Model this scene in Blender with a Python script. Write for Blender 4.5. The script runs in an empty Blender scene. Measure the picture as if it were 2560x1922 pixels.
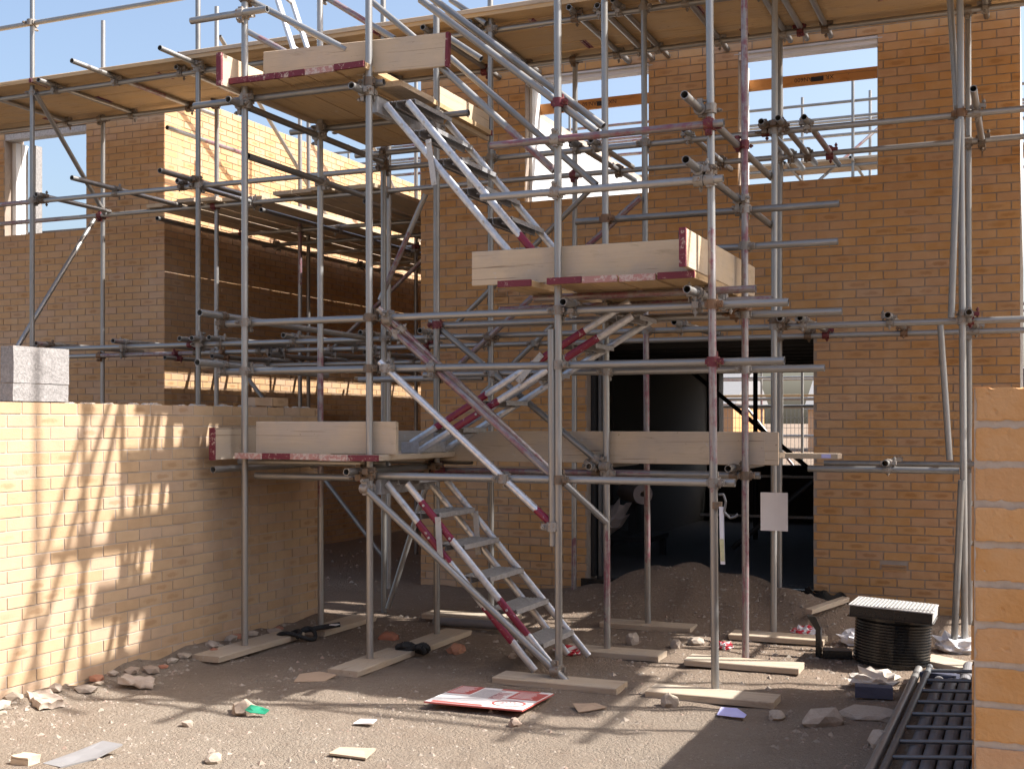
import bpy, bmesh, math, random
from mathutils import Vector, Matrix, noise
random.seed(7)
R = math.radians
scene = bpy.context.scene

# ------------------------------------------------------------------ camera
cam_d = bpy.data.cameras.new('camera')
cam_d.sensor_width = 36.0
cam_d.lens = 42.47
cam_d.shift_y = 0.0371
cam_d.clip_start = 0.05
cam_d.clip_end = 3000
cam = bpy.data.objects.new('camera', cam_d)
scene.collection.objects.link(cam)
cam.location = (0, 0, 1.64)
cam.rotation_euler = (R(90), 0, R(23.1))
scene.camera = cam

# ------------------------------------------------------------------ sky, sun, exposure
SUN = Vector((0.885, 0.315, 1.0)).normalized()
elev = math.asin(SUN.z)
azim = math.atan2(SUN.x, SUN.y)
world = bpy.data.worlds.new('World')
scene.world = world
world.use_nodes = True
wn = world.node_tree
wn.nodes.clear()
sky = wn.nodes.new('ShaderNodeTexSky')
sky.sky_type = 'NISHITA'
sky.sun_disc = False
sky.sun_elevation = elev
sky.sun_rotation = azim
sky.air_density = 1.0
sky.dust_density = 4.5
sky.ozone_density = 1.0
bg = wn.nodes.new('ShaderNodeBackground')
bg.inputs['Strength'].default_value = 0.13
wo = wn.nodes.new('ShaderNodeOutputWorld')
wn.links.new(sky.outputs[0], bg.inputs[0])
wn.links.new(bg.outputs[0], wo.inputs[0])
sun_d = bpy.data.lights.new('sun', 'SUN')
sun_d.energy = 5.0
sun_d.angle = R(0.53)
sun_d.color = (1.0, 0.965, 0.92)
sun = bpy.data.objects.new('sun', sun_d)
scene.collection.objects.link(sun)
sun.location = (20, 8, 25)
sun.rotation_euler = SUN.to_track_quat('Z', 'Y').to_euler()
vs = scene.view_settings
vs.view_transform = 'Standard'
vs.look = 'None'
vs.exposure = 1.1
vs.gamma = 1.0
vs.use_curve_mapping = False
scene.cycles.max_bounces = 8
scene.cycles.diffuse_bounces = 4
scene.cycles.glossy_bounces = 3
scene.cycles.caustics_reflective = False
scene.cycles.caustics_refractive = False
scene.cycles.use_denoising = True

# ------------------------------------------------------------------ mesh helpers
C = scene.collection

class MB:
    """collects polygons, becomes ONE mesh"""
    def __init__(self):
        self.v = []; self.f = []; self.uv = []; self.r = []; self.sm = []
    def add(self, vs, fs, uv=None, rnd=0.0, smooth=False):
        b = len(self.v)
        self.v += [tuple(p) for p in vs]
        self.uv += uv if uv else [(0.0, 0.0)] * len(vs)
        for f in fs:
            self.f.append([b + i for i in f]); self.r.append(rnd); self.sm.append(smooth)
    def box(self, x0, x1, y0, y1, z0, z1, uv=None, rnd=0.0):
        vs = [(x0,y0,z0),(x1,y0,z0),(x1,y1,z0),(x0,y1,z0),(x0,y0,z1),(x1,y0,z1),(x1,y1,z1),(x0,y1,z1)]
        self.add(vs, [(0,3,2,1),(4,5,6,7),(0,1,5,4),(1,2,6,5),(2,3,7,6),(3,0,4,7)], uv, rnd)
    def xf(self, M):
        self.v = [tuple(M @ Vector(p)) for p in self.v]; return self
    def tube(self, p0, p1, r, n=12, r1=None, cap=True, smooth=True, sx=1.0):
        p0 = Vector(p0); p1 = Vector(p1); d = (p1 - p0)
        q = d.to_track_quat('Z', 'Y'); L = d.length; r1 = r if r1 is None else r1
        vs = []
        for k, (z, rr) in enumerate(((0, r), (L, r1))):
            for i in range(n):
                a = 2 * math.pi * i / n
                vs.append(p0 + q @ Vector((rr * sx * math.cos(a), rr * math.sin(a), z)))
        self.add(vs, [(i, (i+1) % n, n + (i+1) % n, n + i) for i in range(n)], smooth=smooth)
        if cap:
            self.add(vs[:n], [tuple(reversed(range(n)))]); self.add(vs[n:], [tuple(range(n))])
    def lathe(self, prof, n=32, smooth=False, cx=0, cy=0):
        vs = []
        for (r, z) in prof:
            for i in range(n):
                a = 2 * math.pi * i / n
                vs.append((cx + r * math.cos(a), cy + r * math.sin(a), z))
        fs = []
        for k in range(len(prof) - 1):
            for i in range(n):
                fs.append((k*n+i, k*n+(i+1) % n, (k+1)*n+(i+1) % n, (k+1)*n+i))
        self.add(vs, fs, smooth=smooth)
    def mesh(self, name, mat):
        m = bpy.data.meshes.new(name)
        m.from_pydata(self.v, [], self.f)
        if mat: m.materials.append(mat)
        ul = m.uv_layers.new(name='UVMap')
        li = [0] * len(m.loops); m.loops.foreach_get('vertex_index', li)
        flat = []
        for i in li: flat += self.uv[i]
        ul.data.foreach_set('uv', flat)
        if any(self.r):
            at = m.attributes.new('rnd', 'FLOAT', 'FACE')
            at.data.foreach_set('value', self.r)
        m.polygons.foreach_set('use_smooth', self.sm)
        m.update()
        return m
    def build(self, name, mat, parent=None, M=None):
        return put(name, self.mesh(name, mat), parent, M)

def put(name, mesh, parent=None, M=None):
    o = bpy.data.objects.new(name, mesh)
    C.objects.link(o)
    if parent is not None: o.parent = parent
    if M is not None: o.matrix_local = M
    return o

def thing(name, label, cat, loc=(0, 0, 0), rz=0.0, group=None):
    o = bpy.data.objects.new(name, None)
    C.objects.link(o)
    o.empty_display_size = 0.2
    o.location = loc; o.rotation_euler = (0, 0, rz)
    tag(o, label, cat, group)
    return o

def tag(o, label, cat, group=None):
    o['label'] = label; o['category'] = cat
    if group: o['group'] = group
    return o

def frame(o, x, z=None):
    """matrix with local x along x, local z close to z"""
    x = Vector(x).normalized(); z = Vector(z or (0, 0, 1))
    y = z.cross(x).normalized(); z = x.cross(y)
    return Matrix(((x.x, y.x, z.x, o[0]), (x.y, y.y, z.y, o[1]), (x.z, y.z, z.z, o[2]), (0, 0, 0, 1)))

# ------------------------------------------------------------------ materials
class NT:
    def __init__(self, name):
        self.m = bpy.data.materials.new(name); self.m.use_nodes = True
        self.t = self.m.node_tree; self.n = self.t.nodes; self.n.clear()
        self.out = self.n.new('ShaderNodeOutputMaterial')
        self.b = self.n.new('ShaderNodeBsdfPrincipled')
        self.l(self.b.outputs[0], self.out.inputs[0])
    def l(self, a, b): self.t.links.new(a, b)
    def node(self, t, **k):
        n = self.n.new(t)
        for a, v in k.items(): setattr(n, a, v)
        return n
    def set(self, sock, v):
        if hasattr(v, 'links') or hasattr(v, 'is_linked'): self.l(v, sock)
        else: sock.default_value = v
    def math(self, op, a, b=0.0, clamp=False):
        n = self.node('ShaderNodeMath', operation=op, use_clamp=clamp)
        self.set(n.inputs[0], a); self.set(n.inputs[1], b); return n.outputs[0]
    def noise(self, vec, scale, detail=4, rough=0.55, dist=0.0):
        n = self.node('ShaderNodeTexNoise'); n.inputs['Scale'].default_value = scale
        n.inputs['Detail'].default_value = detail; n.inputs['Roughness'].default_value = rough
        n.inputs['Distortion'].default_value = dist
        if vec is not None: self.l(vec, n.inputs['Vector'])
        return n.outputs['Fac']
    def ramp(self, fac, stops, interp='LINEAR'):
        n = self.node('ShaderNodeValToRGB'); n.color_ramp.interpolation = interp
        e = n.color_ramp.elements
        while len(e) > 1: e.remove(e[-1])
        e[0].position = stops[0][0]; e[0].color = (*stops[0][1], 1)
        for p, c in stops[1:]:
            q = e.new(p); q.color = (*c, 1)
        self.l(fac, n.inputs[0]); return n.outputs[0]
    def step(self, fac, a, b):
        n = self.node('ShaderNodeMapRange'); n.interpolation_type = 'SMOOTHSTEP'
        self.l(fac, n.inputs[0]); n.inputs[1].default_value = a; n.inputs[2].default_value = b
        return n.outputs[0]
    def mix(self, f, a, b, blend='MIX'):
        n = self.node('ShaderNodeMix', data_type='RGBA', blend_type=blend)
        self.set(n.inputs['Factor'], f)
        for s, v in ((n.inputs[6], a), (n.inputs[7], b)):
            if isinstance(v, tuple): s.default_value = (*v[:3], 1)
            else: self.l(v, s)
        return n.outputs[2]
    def mapping(self, vec, scale=(1, 1, 1)):
        n = self.node('ShaderNodeMapping'); n.inputs['Scale'].default_value = scale
        self.l(vec, n.inputs['Vector']); return n.outputs[0]
    def col(self, c): self.set(self.b.inputs['Base Color'], c if not isinstance(c, tuple) else (*c[:3], 1))
    def rough(self, v): self.set(self.b.inputs['Roughness'], v)
    def metal(self, v): self.set(self.b.inputs['Metallic'], v)
    def bump(self, h, s, d=0.01):
        n = self.node('ShaderNodeBump'); n.inputs['Strength'].default_value = s
        n.inputs['Distance'].default_value = d
        self.l(h, n.inputs['Height']); self.l(n.outputs[0], self.b.inputs['Normal'])
    def pos(self): return self.node('ShaderNodeNewGeometry').outputs['Position']
    def tc(self, k): return self.node('ShaderNodeTexCoord').outputs[k]
    def rnd(self):
        a = self.node('ShaderNodeAttribute'); a.attribute_name = 'rnd'
        o = self.node('ShaderNodeObjectInfo')
        return self.math('FRACT', self.math('ADD', a.outputs['Fac'], o.outputs['Random']))

def simple(name, c, rough=0.7, metal=0.0, var=0.15, scale=12, bump=0.0):
    m = NT(name); p = m.tc('Object')
    f = m.noise(p, scale, 5)
    m.col(m.mix(f, tuple(x * (1 - var) for x in c), tuple(min(1, x * (1 + var)) for x in c)))
    m.rough(rough); m.metal(metal)
    if bump: m.bump(m.noise(p, scale * 4, 4), bump, 0.01)
    return m.m

def mat_brick(name, a, b, c, blot):
    m = NT(name); rd = m.rnd(); p = m.pos()
    col = m.ramp(rd, [(0, a), (.3, b), (.55, c), (.8, a), (1, b)])
    n1 = m.noise(p, 9, 5); n2 = m.noise(p, 95, 4, .65)
    col = m.mix(m.step(n1, .35, .7), col, m.mix(.25, col, (.62, .43, .27)))
    uv = m.node('ShaderNodeUVMap'); sx = m.node('ShaderNodeSeparateXYZ'); m.l(uv.outputs[0], sx.inputs[0])
    u = m.math('MULTIPLY', sx.outputs[0], 1.55); v = m.math('MULTIPLY', sx.outputs[1], 1.75)
    dd = m.math('ADD', m.math('MULTIPLY', u, u), m.math('MULTIPLY', v, v))
    dd = m.math('ADD', dd, m.math('MULTIPLY', m.math('SUBTRACT', m.noise(p, 30, 4), .5), 2.4))
    mask = m.math('SUBTRACT', 1.0, m.step(dd, .15, 1.15))
    rd2 = m.math('FRACT', m.math('MULTIPLY', rd, 7.31))
    mask = m.math('MULTIPLY', mask, m.step(rd2, .66, .92))
    col = m.mix(m.math('MULTIPLY', mask, .55), col, blot)
    col = m.mix(m.math('MULTIPLY', m.step(n2, .62, .8), .35), col, (.22, .12, .06))
    wash = m.noise(p, .8, 4, .6); spl = m.noise(p, 14, 6, .75)
    col = m.mix(m.math('MULTIPLY', m.step(wash, .5, .72), .22), col, (.60, .50, .40))
    col = m.mix(m.math('MULTIPLY', m.step(wash, .46, .28), .25), col, tuple(x * .8 for x in b))
    col = m.mix(m.math('MULTIPLY', m.step(spl, .66, .74), .4), col, (.52, .46, .40))
    m.col(col); m.rough(.92)
    m.b.inputs['Specular IOR Level'].default_value = .2
    m.bump(m.math('ADD', n2, m.math('MULTIPLY', n1, .6)), .5, .005)
    return m.m

M_brick = mat_brick('buff_brick', (.53, .285, .112), (.48, .25, .095), (.48, .28, .155), (.29, .13, .048))
M_brickpale = mat_brick('pale_buff_brick', (.47, .335, .21), (.43, .29, .172), (.44, .32, .23), (.31, .18, .09))
M_brickmid = mat_brick('buff_brick_mid', (.52, .325, .17), (.48, .285, .14), (.48, .315, .205), (.29, .145, .06))  # paler, less orange mix of the buff brick
def mat_mortar(name, a, b):
    m = NT(name); p = m.pos()
    n = m.noise(p, 6, 6)
    m.col(m.ramp(n, [(.3, a), (.7, b)]))
    m.rough(.95); m.bump(m.noise(p, 140, 3), .4, .004)
    return m.m
M_mortar = mat_mortar('mortar', (.30, .235, .187), (.39, .32, .262))
M_mortarpale = mat_mortar('pale_mortar', (.36, .29, .23), (.48, .40, .33))

def mat_block(name, c):
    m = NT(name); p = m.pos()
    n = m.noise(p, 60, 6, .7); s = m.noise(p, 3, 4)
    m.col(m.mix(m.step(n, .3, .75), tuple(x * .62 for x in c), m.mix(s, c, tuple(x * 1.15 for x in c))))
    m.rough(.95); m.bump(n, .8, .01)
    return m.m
M_block = mat_block('concrete_block', (.34, .32, .31))
M_conc = mat_block('concrete', (.36, .33, .30))

def mat_tube():
    m = NT('galvanised_tube'); o = m.tc('Object'); g = m.tc('Generated'); p = m.pos()
    oi = m.node('ShaderNodeObjectInfo')
    sc = m.node('ShaderNodeSeparateColor'); m.l(oi.outputs['Color'], sc.inputs[0])
    sg = m.node('ShaderNodeSeparateXYZ'); m.l(g, sg.inputs[0])
    streak = m.noise(m.mapping(o, (42, 42, 2.2)), 1.0, 5, .6)
    blot = m.noise(p, 7, 5, .6)
    base = m.mix(m.math('FRACT', m.math('MULTIPLY', oi.outputs['Random'], 5.7)), (.21, .21, .207), (.36, .357, .35))
    base = m.mix(m.step(blot, .35, .7), base, m.mix(.5, base, (.33, .305, .27)))
    base = m.mix(m.math('MULTIPLY', m.step(streak, .52, .75), .55), base, (.50, .50, .495))
    spl = m.noise(p, 31, 6, .8)
    base = m.mix(m.math('MULTIPLY', m.step(spl, .64, .70), .6), base, (.55, .52, .48))
    dirt = m.step(m.noise(p, 23, 6, .7), .58, .70)
    base = m.mix(m.math('MULTIPLY', dirt, .55), base, (.30, .25, .2))
    # worn paint between two fractions of the length
    z = m.math('ADD', sg.outputs[2], m.math('MULTIPLY', m.math('SUBTRACT', blot, .5), .10))
    inn = m.math('MULTIPLY', m.math('GREATER_THAN', z, sc.outputs[0]), m.math('LESS_THAN', z, sc.outputs[1]))
    wear = m.step(m.math('ADD', m.math('MULTIPLY', streak, .6), m.math('MULTIPLY', m.noise(p, 16, 6, .7), .5)) , .44, .60)
    pm = m.math('MULTIPLY', inn, m.math('SUBTRACT', 1.0, m.math('MULTIPLY', wear, .85)))
    m.col(m.mix(pm, base, m.mix(blot, (.15, .028, .048), (.24, .09, .115))))
    m.metal(m.math('MULTIPLY', m.math('SUBTRACT', 1.0, pm), .68))
    m.rough(m.math('ADD', .30, m.math('MULTIPLY', streak, .25)))
    m.bump(streak, .12, .002)
    return m.m
M_tube = mat_tube()

def mat_coupler():
    m = NT('coupler_steel'); p = m.pos()
    oi = m.node('ShaderNodeObjectInfo')
    c = m.ramp(oi.outputs['Random'], [(0, (.24, .22, .195)), (.34, (.15, .115, .085)), (.55, (.30, .28, .255)), (.84, (.14, .025, .035)), (.92, (.20, .115, .065))], 'CONSTANT')
    n = m.noise(p, 60, 5, .7)
    m.col(m.mix(m.step(n, .52, .66), c, (.23, .13, .075)))
    m.metal(.35); m.rough(.55); m.bump(n, .3, .003)
    return m.m
M_coup = mat_coupler()

def mat_wood(name, a, b, grey):
    m = NT(name); o = m.tc('Object'); p = m.pos()
    oi = m.node('ShaderNodeObjectInfo')
    vo = m.node('ShaderNodeVectorMath', operation='ADD'); m.l(o, vo.inputs[0])
    cb = m.node('ShaderNodeCombineXYZ'); m.l(m.math('MULTIPLY', oi.outputs['Random'], 37.0), cb.inputs[0]); m.l(cb.outputs[0], vo.inputs[1])
    q = vo.outputs[0]
    gr = m.noise(m.mapping(q, (1.3, 34, 34)), 1.0, 6, .6, .6)
    fine = m.noise(m.mapping(q, (6, 160, 160)), 1.0, 3, .6)
    st = m.noise(q, 2.6, 5, .6); spots = m.noise(q, 26, 4, .7)
    col = m.mix(gr, a, b)
    col = m.mix(m.math('MULTIPLY', oi.outputs['Random'], .35), col, grey)
    col = m.mix(m.math('MULTIPLY', m.step(st, .40, .66), .7), col, grey)
    st2 = m.noise(m.mapping(q, (1.0, 3.2, 3.2)), 3.1, 6, .7, .8)
    col = m.mix(m.math('MULTIPLY', m.step(st2, .55, .72), .45), col, tuple(x * .55 for x in a))
    col = m.mix(m.math('MULTIPLY', m.step(fine, .6, .75), .35), col, tuple(x * .45 for x in b))
    col = m.mix(m.math('MULTIPLY', m.step(spots, .66, .74), .75), col, (.13, .085, .05))
    cem = m.noise(q, 11, 6, .75)
    col = m.mix(m.math('MULTIPLY', m.step(cem, .62, .70), .5), col, (.52, .49, .45))
    crack = m.noise(m.mapping(q, (.9, 60, 60)), 1.0, 2, .5, 1.2)
    col = m.mix(m.math('MULTIPLY', m.step(crack, .68, .72), .7), col, (.16, .11, .075))
    m.col(col); m.rough(.88); m.bump(m.math('SUBTRACT', m.math('ADD', gr, fine), m.math('MULTIPLY', m.step(crack, .68, .72), 2.0)), .35, .004)
    m.b.inputs['Specular IOR Level'].default_value = .25
    return m.m
M_wood = mat_wood('scaffold_board_wood', (.49, .375, .245), (.61, .49, .35), (.43, .36, .295))
M_wood2 = mat_wood('deck_board_wood', (.48, .315, .155), (.58, .41, .225), (.46, .34, .22))
M_sole = mat_wood('sole_board_wood', (.38, .29, .20), (.52, .42, .31), (.42, .36, .29))
M_joist = mat_wood('orange_joist_wood', (.55, .22, .06), (.62, .28, .09), (.5, .25, .1))

def mat_paint(name, c, under, thr=.5):
    m = NT(name); p = m.pos()
    n = m.noise(p, 38, 6, .75); s = m.noise(p, 5, 3)
    w = m.step(m.math('ADD', m.math('MULTIPLY', n, .7), m.math('MULTIPLY', s, .3)), thr, thr + .06)
    m.col(m.mix(w, m.mix(s, c, tuple(x * 1.3 for x in c)), under)); m.rough(.65)
    m.bump(n, .25, .002)
    return m.m
M_end = mat_paint('worn_maroon_paint', (.125, .014, .026), (.46, .34, .28), .54)
M_endpink = mat_paint('faded_pink_paint', (.34, .17, .15), (.50, .41, .36), .48)

def mat_alu():
    m = NT('aluminium'); o = m.tc('Object'); p = m.pos()
    oi = m.node('ShaderNodeObjectInfo')
    sc = m.node('ShaderNodeSeparateColor'); m.l(oi.outputs['Color'], sc.inputs[0])
    g = m.tc('Generated'); sg = m.node('ShaderNodeSeparateXYZ'); m.l(g, sg.inputs[0])
    n = m.noise(p, 28, 6, .7); s = m.noise(m.mapping(o, (60, 60, 3)), 1, 4)
    base = m.mix(m.step(n, .35, .75), (.62, .63, .65), (.46, .46, .47))
    z = m.math('ADD', sg.outputs[2], m.math('MULTIPLY', m.math('SUBTRACT', n, .5), .05))
    inn = m.math('MULTIPLY', m.math('GREATER_THAN', z, sc.outputs[0]), m.math('LESS_THAN', z, sc.outputs[1]))
    dz = m.math('ABSOLUTE', m.math('SUBTRACT', z, sc.outputs[2]))
    inn = m.math('MAXIMUM', inn, m.math('LESS_THAN', dz, .09))
    pm = m.math('MULTIPLY', inn, m.math('SUBTRACT', 1.0, m.math('MULTIPLY', m.step(n, .60, .68), .9)))
    m.col(m.mix(pm, base, (.20, .008, .036)))
    m.metal(m.math('MULTIPLY', m.math('SUBTRACT', 1.0, pm), .6)); m.rough(m.math('ADD', .26, m.math('MULTIPLY', s, .2)))
    return m.m
M_alu = mat_alu()
def mat_tread():
    m = NT('grooved_tread'); o = m.tc('Object'); p = m.pos()
    w = m.node('ShaderNodeTexWave', wave_type='BANDS', bands_direction='X'); w.inputs['Scale'].default_value = 14
    m.l(o, w.inputs['Vector'])
    n = m.noise(p, 24, 5, .7)
    m.col(m.mix(m.step(n, .35, .75), (.44, .44, .45), (.31, .30, .29))); m.metal(.45); m.rough(.45)
    m.bump(w.outputs['Fac'], .9, .006)
    return m.m
M_tread = mat_tread()

def mat_ground():
    m = NT('dusty_ground'); p = m.pos()
    big = m.noise(p, .55, 5, .6); mid = m.noise(p, 3.1, 6, .65); fine = m.noise(p, 38, 5, .7); vf = m.noise(p, 120, 3, .7)
    c = m.mix(m.step(big, .35, .68), (.26, .218, .172), (.24, .19, .145))
    sep = m.node('ShaderNodeSeparateXYZ'); m.l(p, sep.inputs[0])
    red = m.step(m.math('ADD', sep.outputs[1], m.math('MULTIPLY', mid, 2.2)), 6.6, 9.6)
    c = m.mix(m.math('MULTIPLY', red, .55), c, (.215, .145, .10))
    c = m.mix(m.math('MULTIPLY', m.step(mid, .5, .72), .45), c, (.20, .15, .112))
    c = m.mix(m.math('MULTIPLY', m.step(fine, .55, .75), .5), c, (.37, .325, .27))
    c = m.mix(m.math('MULTIPLY', m.step(vf, .54, .70), .7), c, (.15, .115, .09))
    sp = m.noise(p, 17, 6, .75)
    c = m.mix(m.math('MULTIPLY', m.step(sp, .55, .68), .6), c, (.20, .15, .115))
    c = m.mix(m.math('MULTIPLY', m.step(sp, .42, .3), .4), c, (.38, .34, .29))
    m.col(c); m.rough(.97); m.b.inputs['Specular IOR Level'].default_value = .15
    vn = m.node('ShaderNodeTexVoronoi'); vn.inputs['Scale'].default_value = 55; m.l(p, vn.inputs['Vector'])
    vn2 = m.node('ShaderNodeTexVoronoi'); vn2.inputs['Scale'].default_value = 130; m.l(p, vn2.inputs['Vector'])
    fine = m.math('SUBTRACT', fine, m.math('ADD', m.math('MULTIPLY', vn.outputs['Distance'], .45), m.math('MULTIPLY', vn2.outputs['Distance'], .35)))
    h = m.math('ADD', m.math('MULTIPLY', fine, .7), m.math('ADD', m.math('MULTIPLY', vf, .35), mid))
    m.bump(h, 1.0, .022)
    return m.m
M_ground = mat_ground()
def mat_stone(name, stops):
    m = NT(name); rd = m.rnd(); p = m.pos()
    n = m.noise(p, 50, 5, .7)
    c = m.ramp(rd, stops)
    m.col(m.mix(m.step(n, .35, .75), c, m.mix(.4, c, (.2, .16, .12)))); m.rough(.95); m.bump(n, .5, .006)
    return m.m
M_gravel = mat_stone('gravel_stone', [(0, (.30, .26, .21)), (.35, (.24, .195, .155)), (.6, (.36, .31, .26)), (.8, (.27, .185, .14)), (1, (.32, .285, .24))])
M_rock = mat_stone('rubble_stone', [(0, (.40, .34, .27)), (.4, (.34, .265, .205)), (.7, (.43, .38, .32)), (1, (.31, .225, .175))])
M_redbrick = mat_stone('red_brick_rubble', [(0, (.36, .14, .085)), (.5, (.42, .20, .12)), (1, (.33, .12, .07))])
M_black = simple('black_plastic', (.012, .013, .014), .24, 0, .3, 30, .05)
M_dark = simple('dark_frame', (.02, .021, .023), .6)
M_white = simple('white_upvc', (.78, .78, .77), .5, 0, .06)
M_paper = simple('white_paper', (.72, .70, .70), .8, 0, .04)
M_cement = simple('cement_bag_paper', (.62, .55, .47), .85, 0, .12, 6, .3)
M_card = simple('cardboard', (.40, .29, .20), .9, 0, .12, 5)
M_blue = simple('blue_engineering_brick', (.055, .06, .095), .75, 0, .3, 20, .4)
M_slate = simple('grey_slate', (.21, .205, .205), .7, 0, .12, 6)
M_lilac = simple('lilac_paper', (.50, .49, .80), .8, 0, .05)
M_green = simple('green_plastic', (.015, .22, .12), .5)
M_redw = simple('red_wrapper', (.5, .03, .05), .4)
M_signred = simple('sign_red', (.45, .095, .08), .45, 0, .08)
M_signwhite = simple('sign_white', (.74, .71, .69), .45, 0, .06)
M_ink = simple('printed_ink', (.03, .025, .03), .8)
M_inkgrey = simple('printed_grey', (.30, .27, .28), .7)
M_tagyel = simple('faded_tag', (.55, .52, .30), .7, 0, .3, 60)
M_hose = simple('black_rubber', (.018, .018, .019), .75, 0, .3, 30, .2)
M_innershade = mat_block('blockwork_painted_shade', (.10, .098, .096))  # blockwork coloured near black, painting in the shade behind the doorway
M_inkred = simple('printed_red', (.45, .06, .05), .6)
M_steel = simple('dull_steel', (.17, .175, .18), .5, .6, .25, 25)
M_pipe = simple('grey_pipe', (.17, .165, .17), .55, .1, .2, 15)
M_yellow = simple('yellow_plastic', (.75, .5, .02), .5)
M_plaster = mat_block('pale_blockwork', (.60, .58, .56))
M_insul = simple('insulation_roll', (.62, .50, .44), .9, 0, .1, 12, .3)
M_zinc = simple('cover_plate', (.50, .49, .47), .6, .3, .2, 60, .4)

# ------------------------------------------------------------------ parenting in world space
W = {}
def put(name, mesh, parent=None, M=None):
    o = bpy.data.objects.new(name, mesh)
    C.objects.link(o)
    M = M.copy() if M is not None else Matrix.Identity(4)
    if parent is not None:
        o.parent = parent
        o.matrix_local = W[parent].inverted() @ M
    else:
        o.matrix_local = M
    W[o] = M
    return o
def thing(name, label, cat, loc=(0, 0, 0), rz=0.0, group=None):
    o = bpy.data.objects.new(name, None)
    C.objects.link(o)
    o.empty_display_size = 0.2
    o.location = loc; o.rotation_euler = (0, 0, rz)
    W[o] = Matrix.Translation(loc) @ Matrix.Rotation(rz, 4, 'Z')
    return tag(o, label, cat, group)

# ------------------------------------------------------------------ ground
def hgt(x, y):
    n = noise.noise(Vector((x * 1.3, y * 1.3, 3.1))) * .018 + noise.noise(Vector((x * 4.7, y * 4.7, 9.2))) * .012 + noise.noise(Vector((x * 10, y * 10, 1.7))) * .007
    m = .37 * math.exp(-((x + 2.75) / .95) ** 2 - ((y - 10.35) / .62) ** 2)
    m += .16 * math.exp(-((x + 1.55) / .5) ** 2 - ((y - 9.95) / .45) ** 2)
    m *= 1 + .35 * noise.noise(Vector((x * 3.0, y * 3.0, 5)))
    e = .055 * math.exp(-((x + 5.36) / .16) ** 2) * (1 + 1.2 * noise.noise(Vector((x * 6, y * 3, 2)))) if 2 < y < 8.7 else 0
    g = .03 * math.exp(-((y - 10.7) / .25) ** 2)
    far = .5 * max(0.0, min(1.0, (math.hypot(x, y) - 40) / 200))
    if y > 10.72 and x > -5.6: m = 0; n = n * .3 - .06
    return n + m + e + g - far * 0

def axis(spec):
    a = []
    for s, e, st in spec:
        k = max(1, round((e - s) / st)); a += [s + (e - s) * i / k for i in range(k)]
    return a + [spec[-1][1]]
gx = axis([(-900, -100, 160), (-100, -20, 16), (-20, -9, 1.1), (-9, -5.8, .2), (-5.8, .8, .045), (.8, 6, .4), (6, 20, 2), (20, 100, 16), (100, 900, 160)])
gy = axis([(-400, -30, 74), (-30, -2, 4), (-2, 3, .5), (3, 4.2, .12), (4.2, 10.8, .045), (10.8, 20, .3), (20, 60, 4), (60, 200, 20), (200, 1500, 200)])
gm = MB()
gm.v = [(x, y, hgt(x, y)) for y in gy for x in gx]
nx = len(gx)
gm.f = [(j*nx+i, j*nx+i+1, (j+1)*nx+i+1, (j+1)*nx+i) for j in range(len(gy)-1) for i in range(nx-1)]
gm.uv = [(0, 0)] * len(gm.v); gm.r = [0.0] * len(gm.f); gm.sm = [True] * len(gm.f)
ground = gm.build('ground', M_ground); ground['kind'] = 'structure'

# ------------------------------------------------------------------ brickwork
BL, BH, JT = .215, .065, .010
CO, TH_ = math.cos(R(23.1)), math.sin(R(23.1))
def seen(p):
    d = -p[0] * TH_ + p[1] * CO
    if d < .3: return 0
    x = 1280 + 3020 * (p[0] * CO + p[1] * TH_) / d; y = 1056 - 3020 * (p[2] - 1.64) / d
    return 1 / d if -60 < x < 2620 and -60 < y < 1980 else 0
_bm = {}
def brick_mesh(w, h, mat=None):
    mat = mat or M_brick
    k = (round(w, 3), round(h, 3), mat.name)
    if k not in _bm:
        b = MB(); x = w / 2; z = h / 2
        uv = [(-1,-1),(1,-1),(1,-1),(-1,-1),(-1,1),(1,1),(1,1),(-1,1)]
        b.box(-x, x, -.0, .03, -z, z, [(u * w / BL, v) for u, v in uv])
        _bm[k] = b.mesh('brick', mat)
    return _bm[k]

def rough_brick(w, seed):
    bm = bmesh.new(); bmesh.ops.create_cube(bm, size=1)
    bmesh.ops.scale(bm, vec=(w, .03, BH), verts=bm.verts[:]); bmesh.ops.translate(bm, vec=(0, .015, 0), verts=bm.verts[:])
    bmesh.ops.subdivide_edges(bm, edges=[e for e in bm.edges if abs(e.verts[0].co.x - e.verts[1].co.x) > .01], cuts=34, use_grid_fill=True)
    bmesh.ops.subdivide_edges(bm, edges=[e for e in bm.edges if abs(e.verts[0].co.z - e.verts[1].co.z) > .01], cuts=12, use_grid_fill=True)
    uv = bm.loops.layers.uv.new('UVMap')
    for f in bm.faces:
        for l in f.loops: l[uv].uv = (l.vert.co.x * 2 / BL, l.vert.co.z * 2 / BH)
    s = Vector((seed * 3.7, 0, seed * 1.3))
    for v in bm.verts:
        p = v.co.copy(); edge = max(abs(p.x) / (w / 2), abs(p.z) / (BH / 2))
        n = noise.noise(p * 55 + s) * .0011 + noise.noise(p * 160 + s) * .0006
        if edge > .97:
            c = max(0.0, noise.noise(p * 40 + s * 2)) * .006 + .0012
            v.co.x -= math.copysign(c, p.x) if abs(p.x) / (w / 2) > .97 else 0
            v.co.z -= math.copysign(c, p.z) if abs(p.z) / (BH / 2) > .97 else 0
            if p.y < .015: v.co.y += c * .6
        if p.y < .015: v.co.y += n
        if p.y < .015 and noise.noise(p * 75 + s * 5) > .62: v.co.y += .002
    m = bpy.data.meshes.new('brick'); bm.to_mesh(m); bm.free(); m.materials.append(M_brick)
    return m

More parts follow.
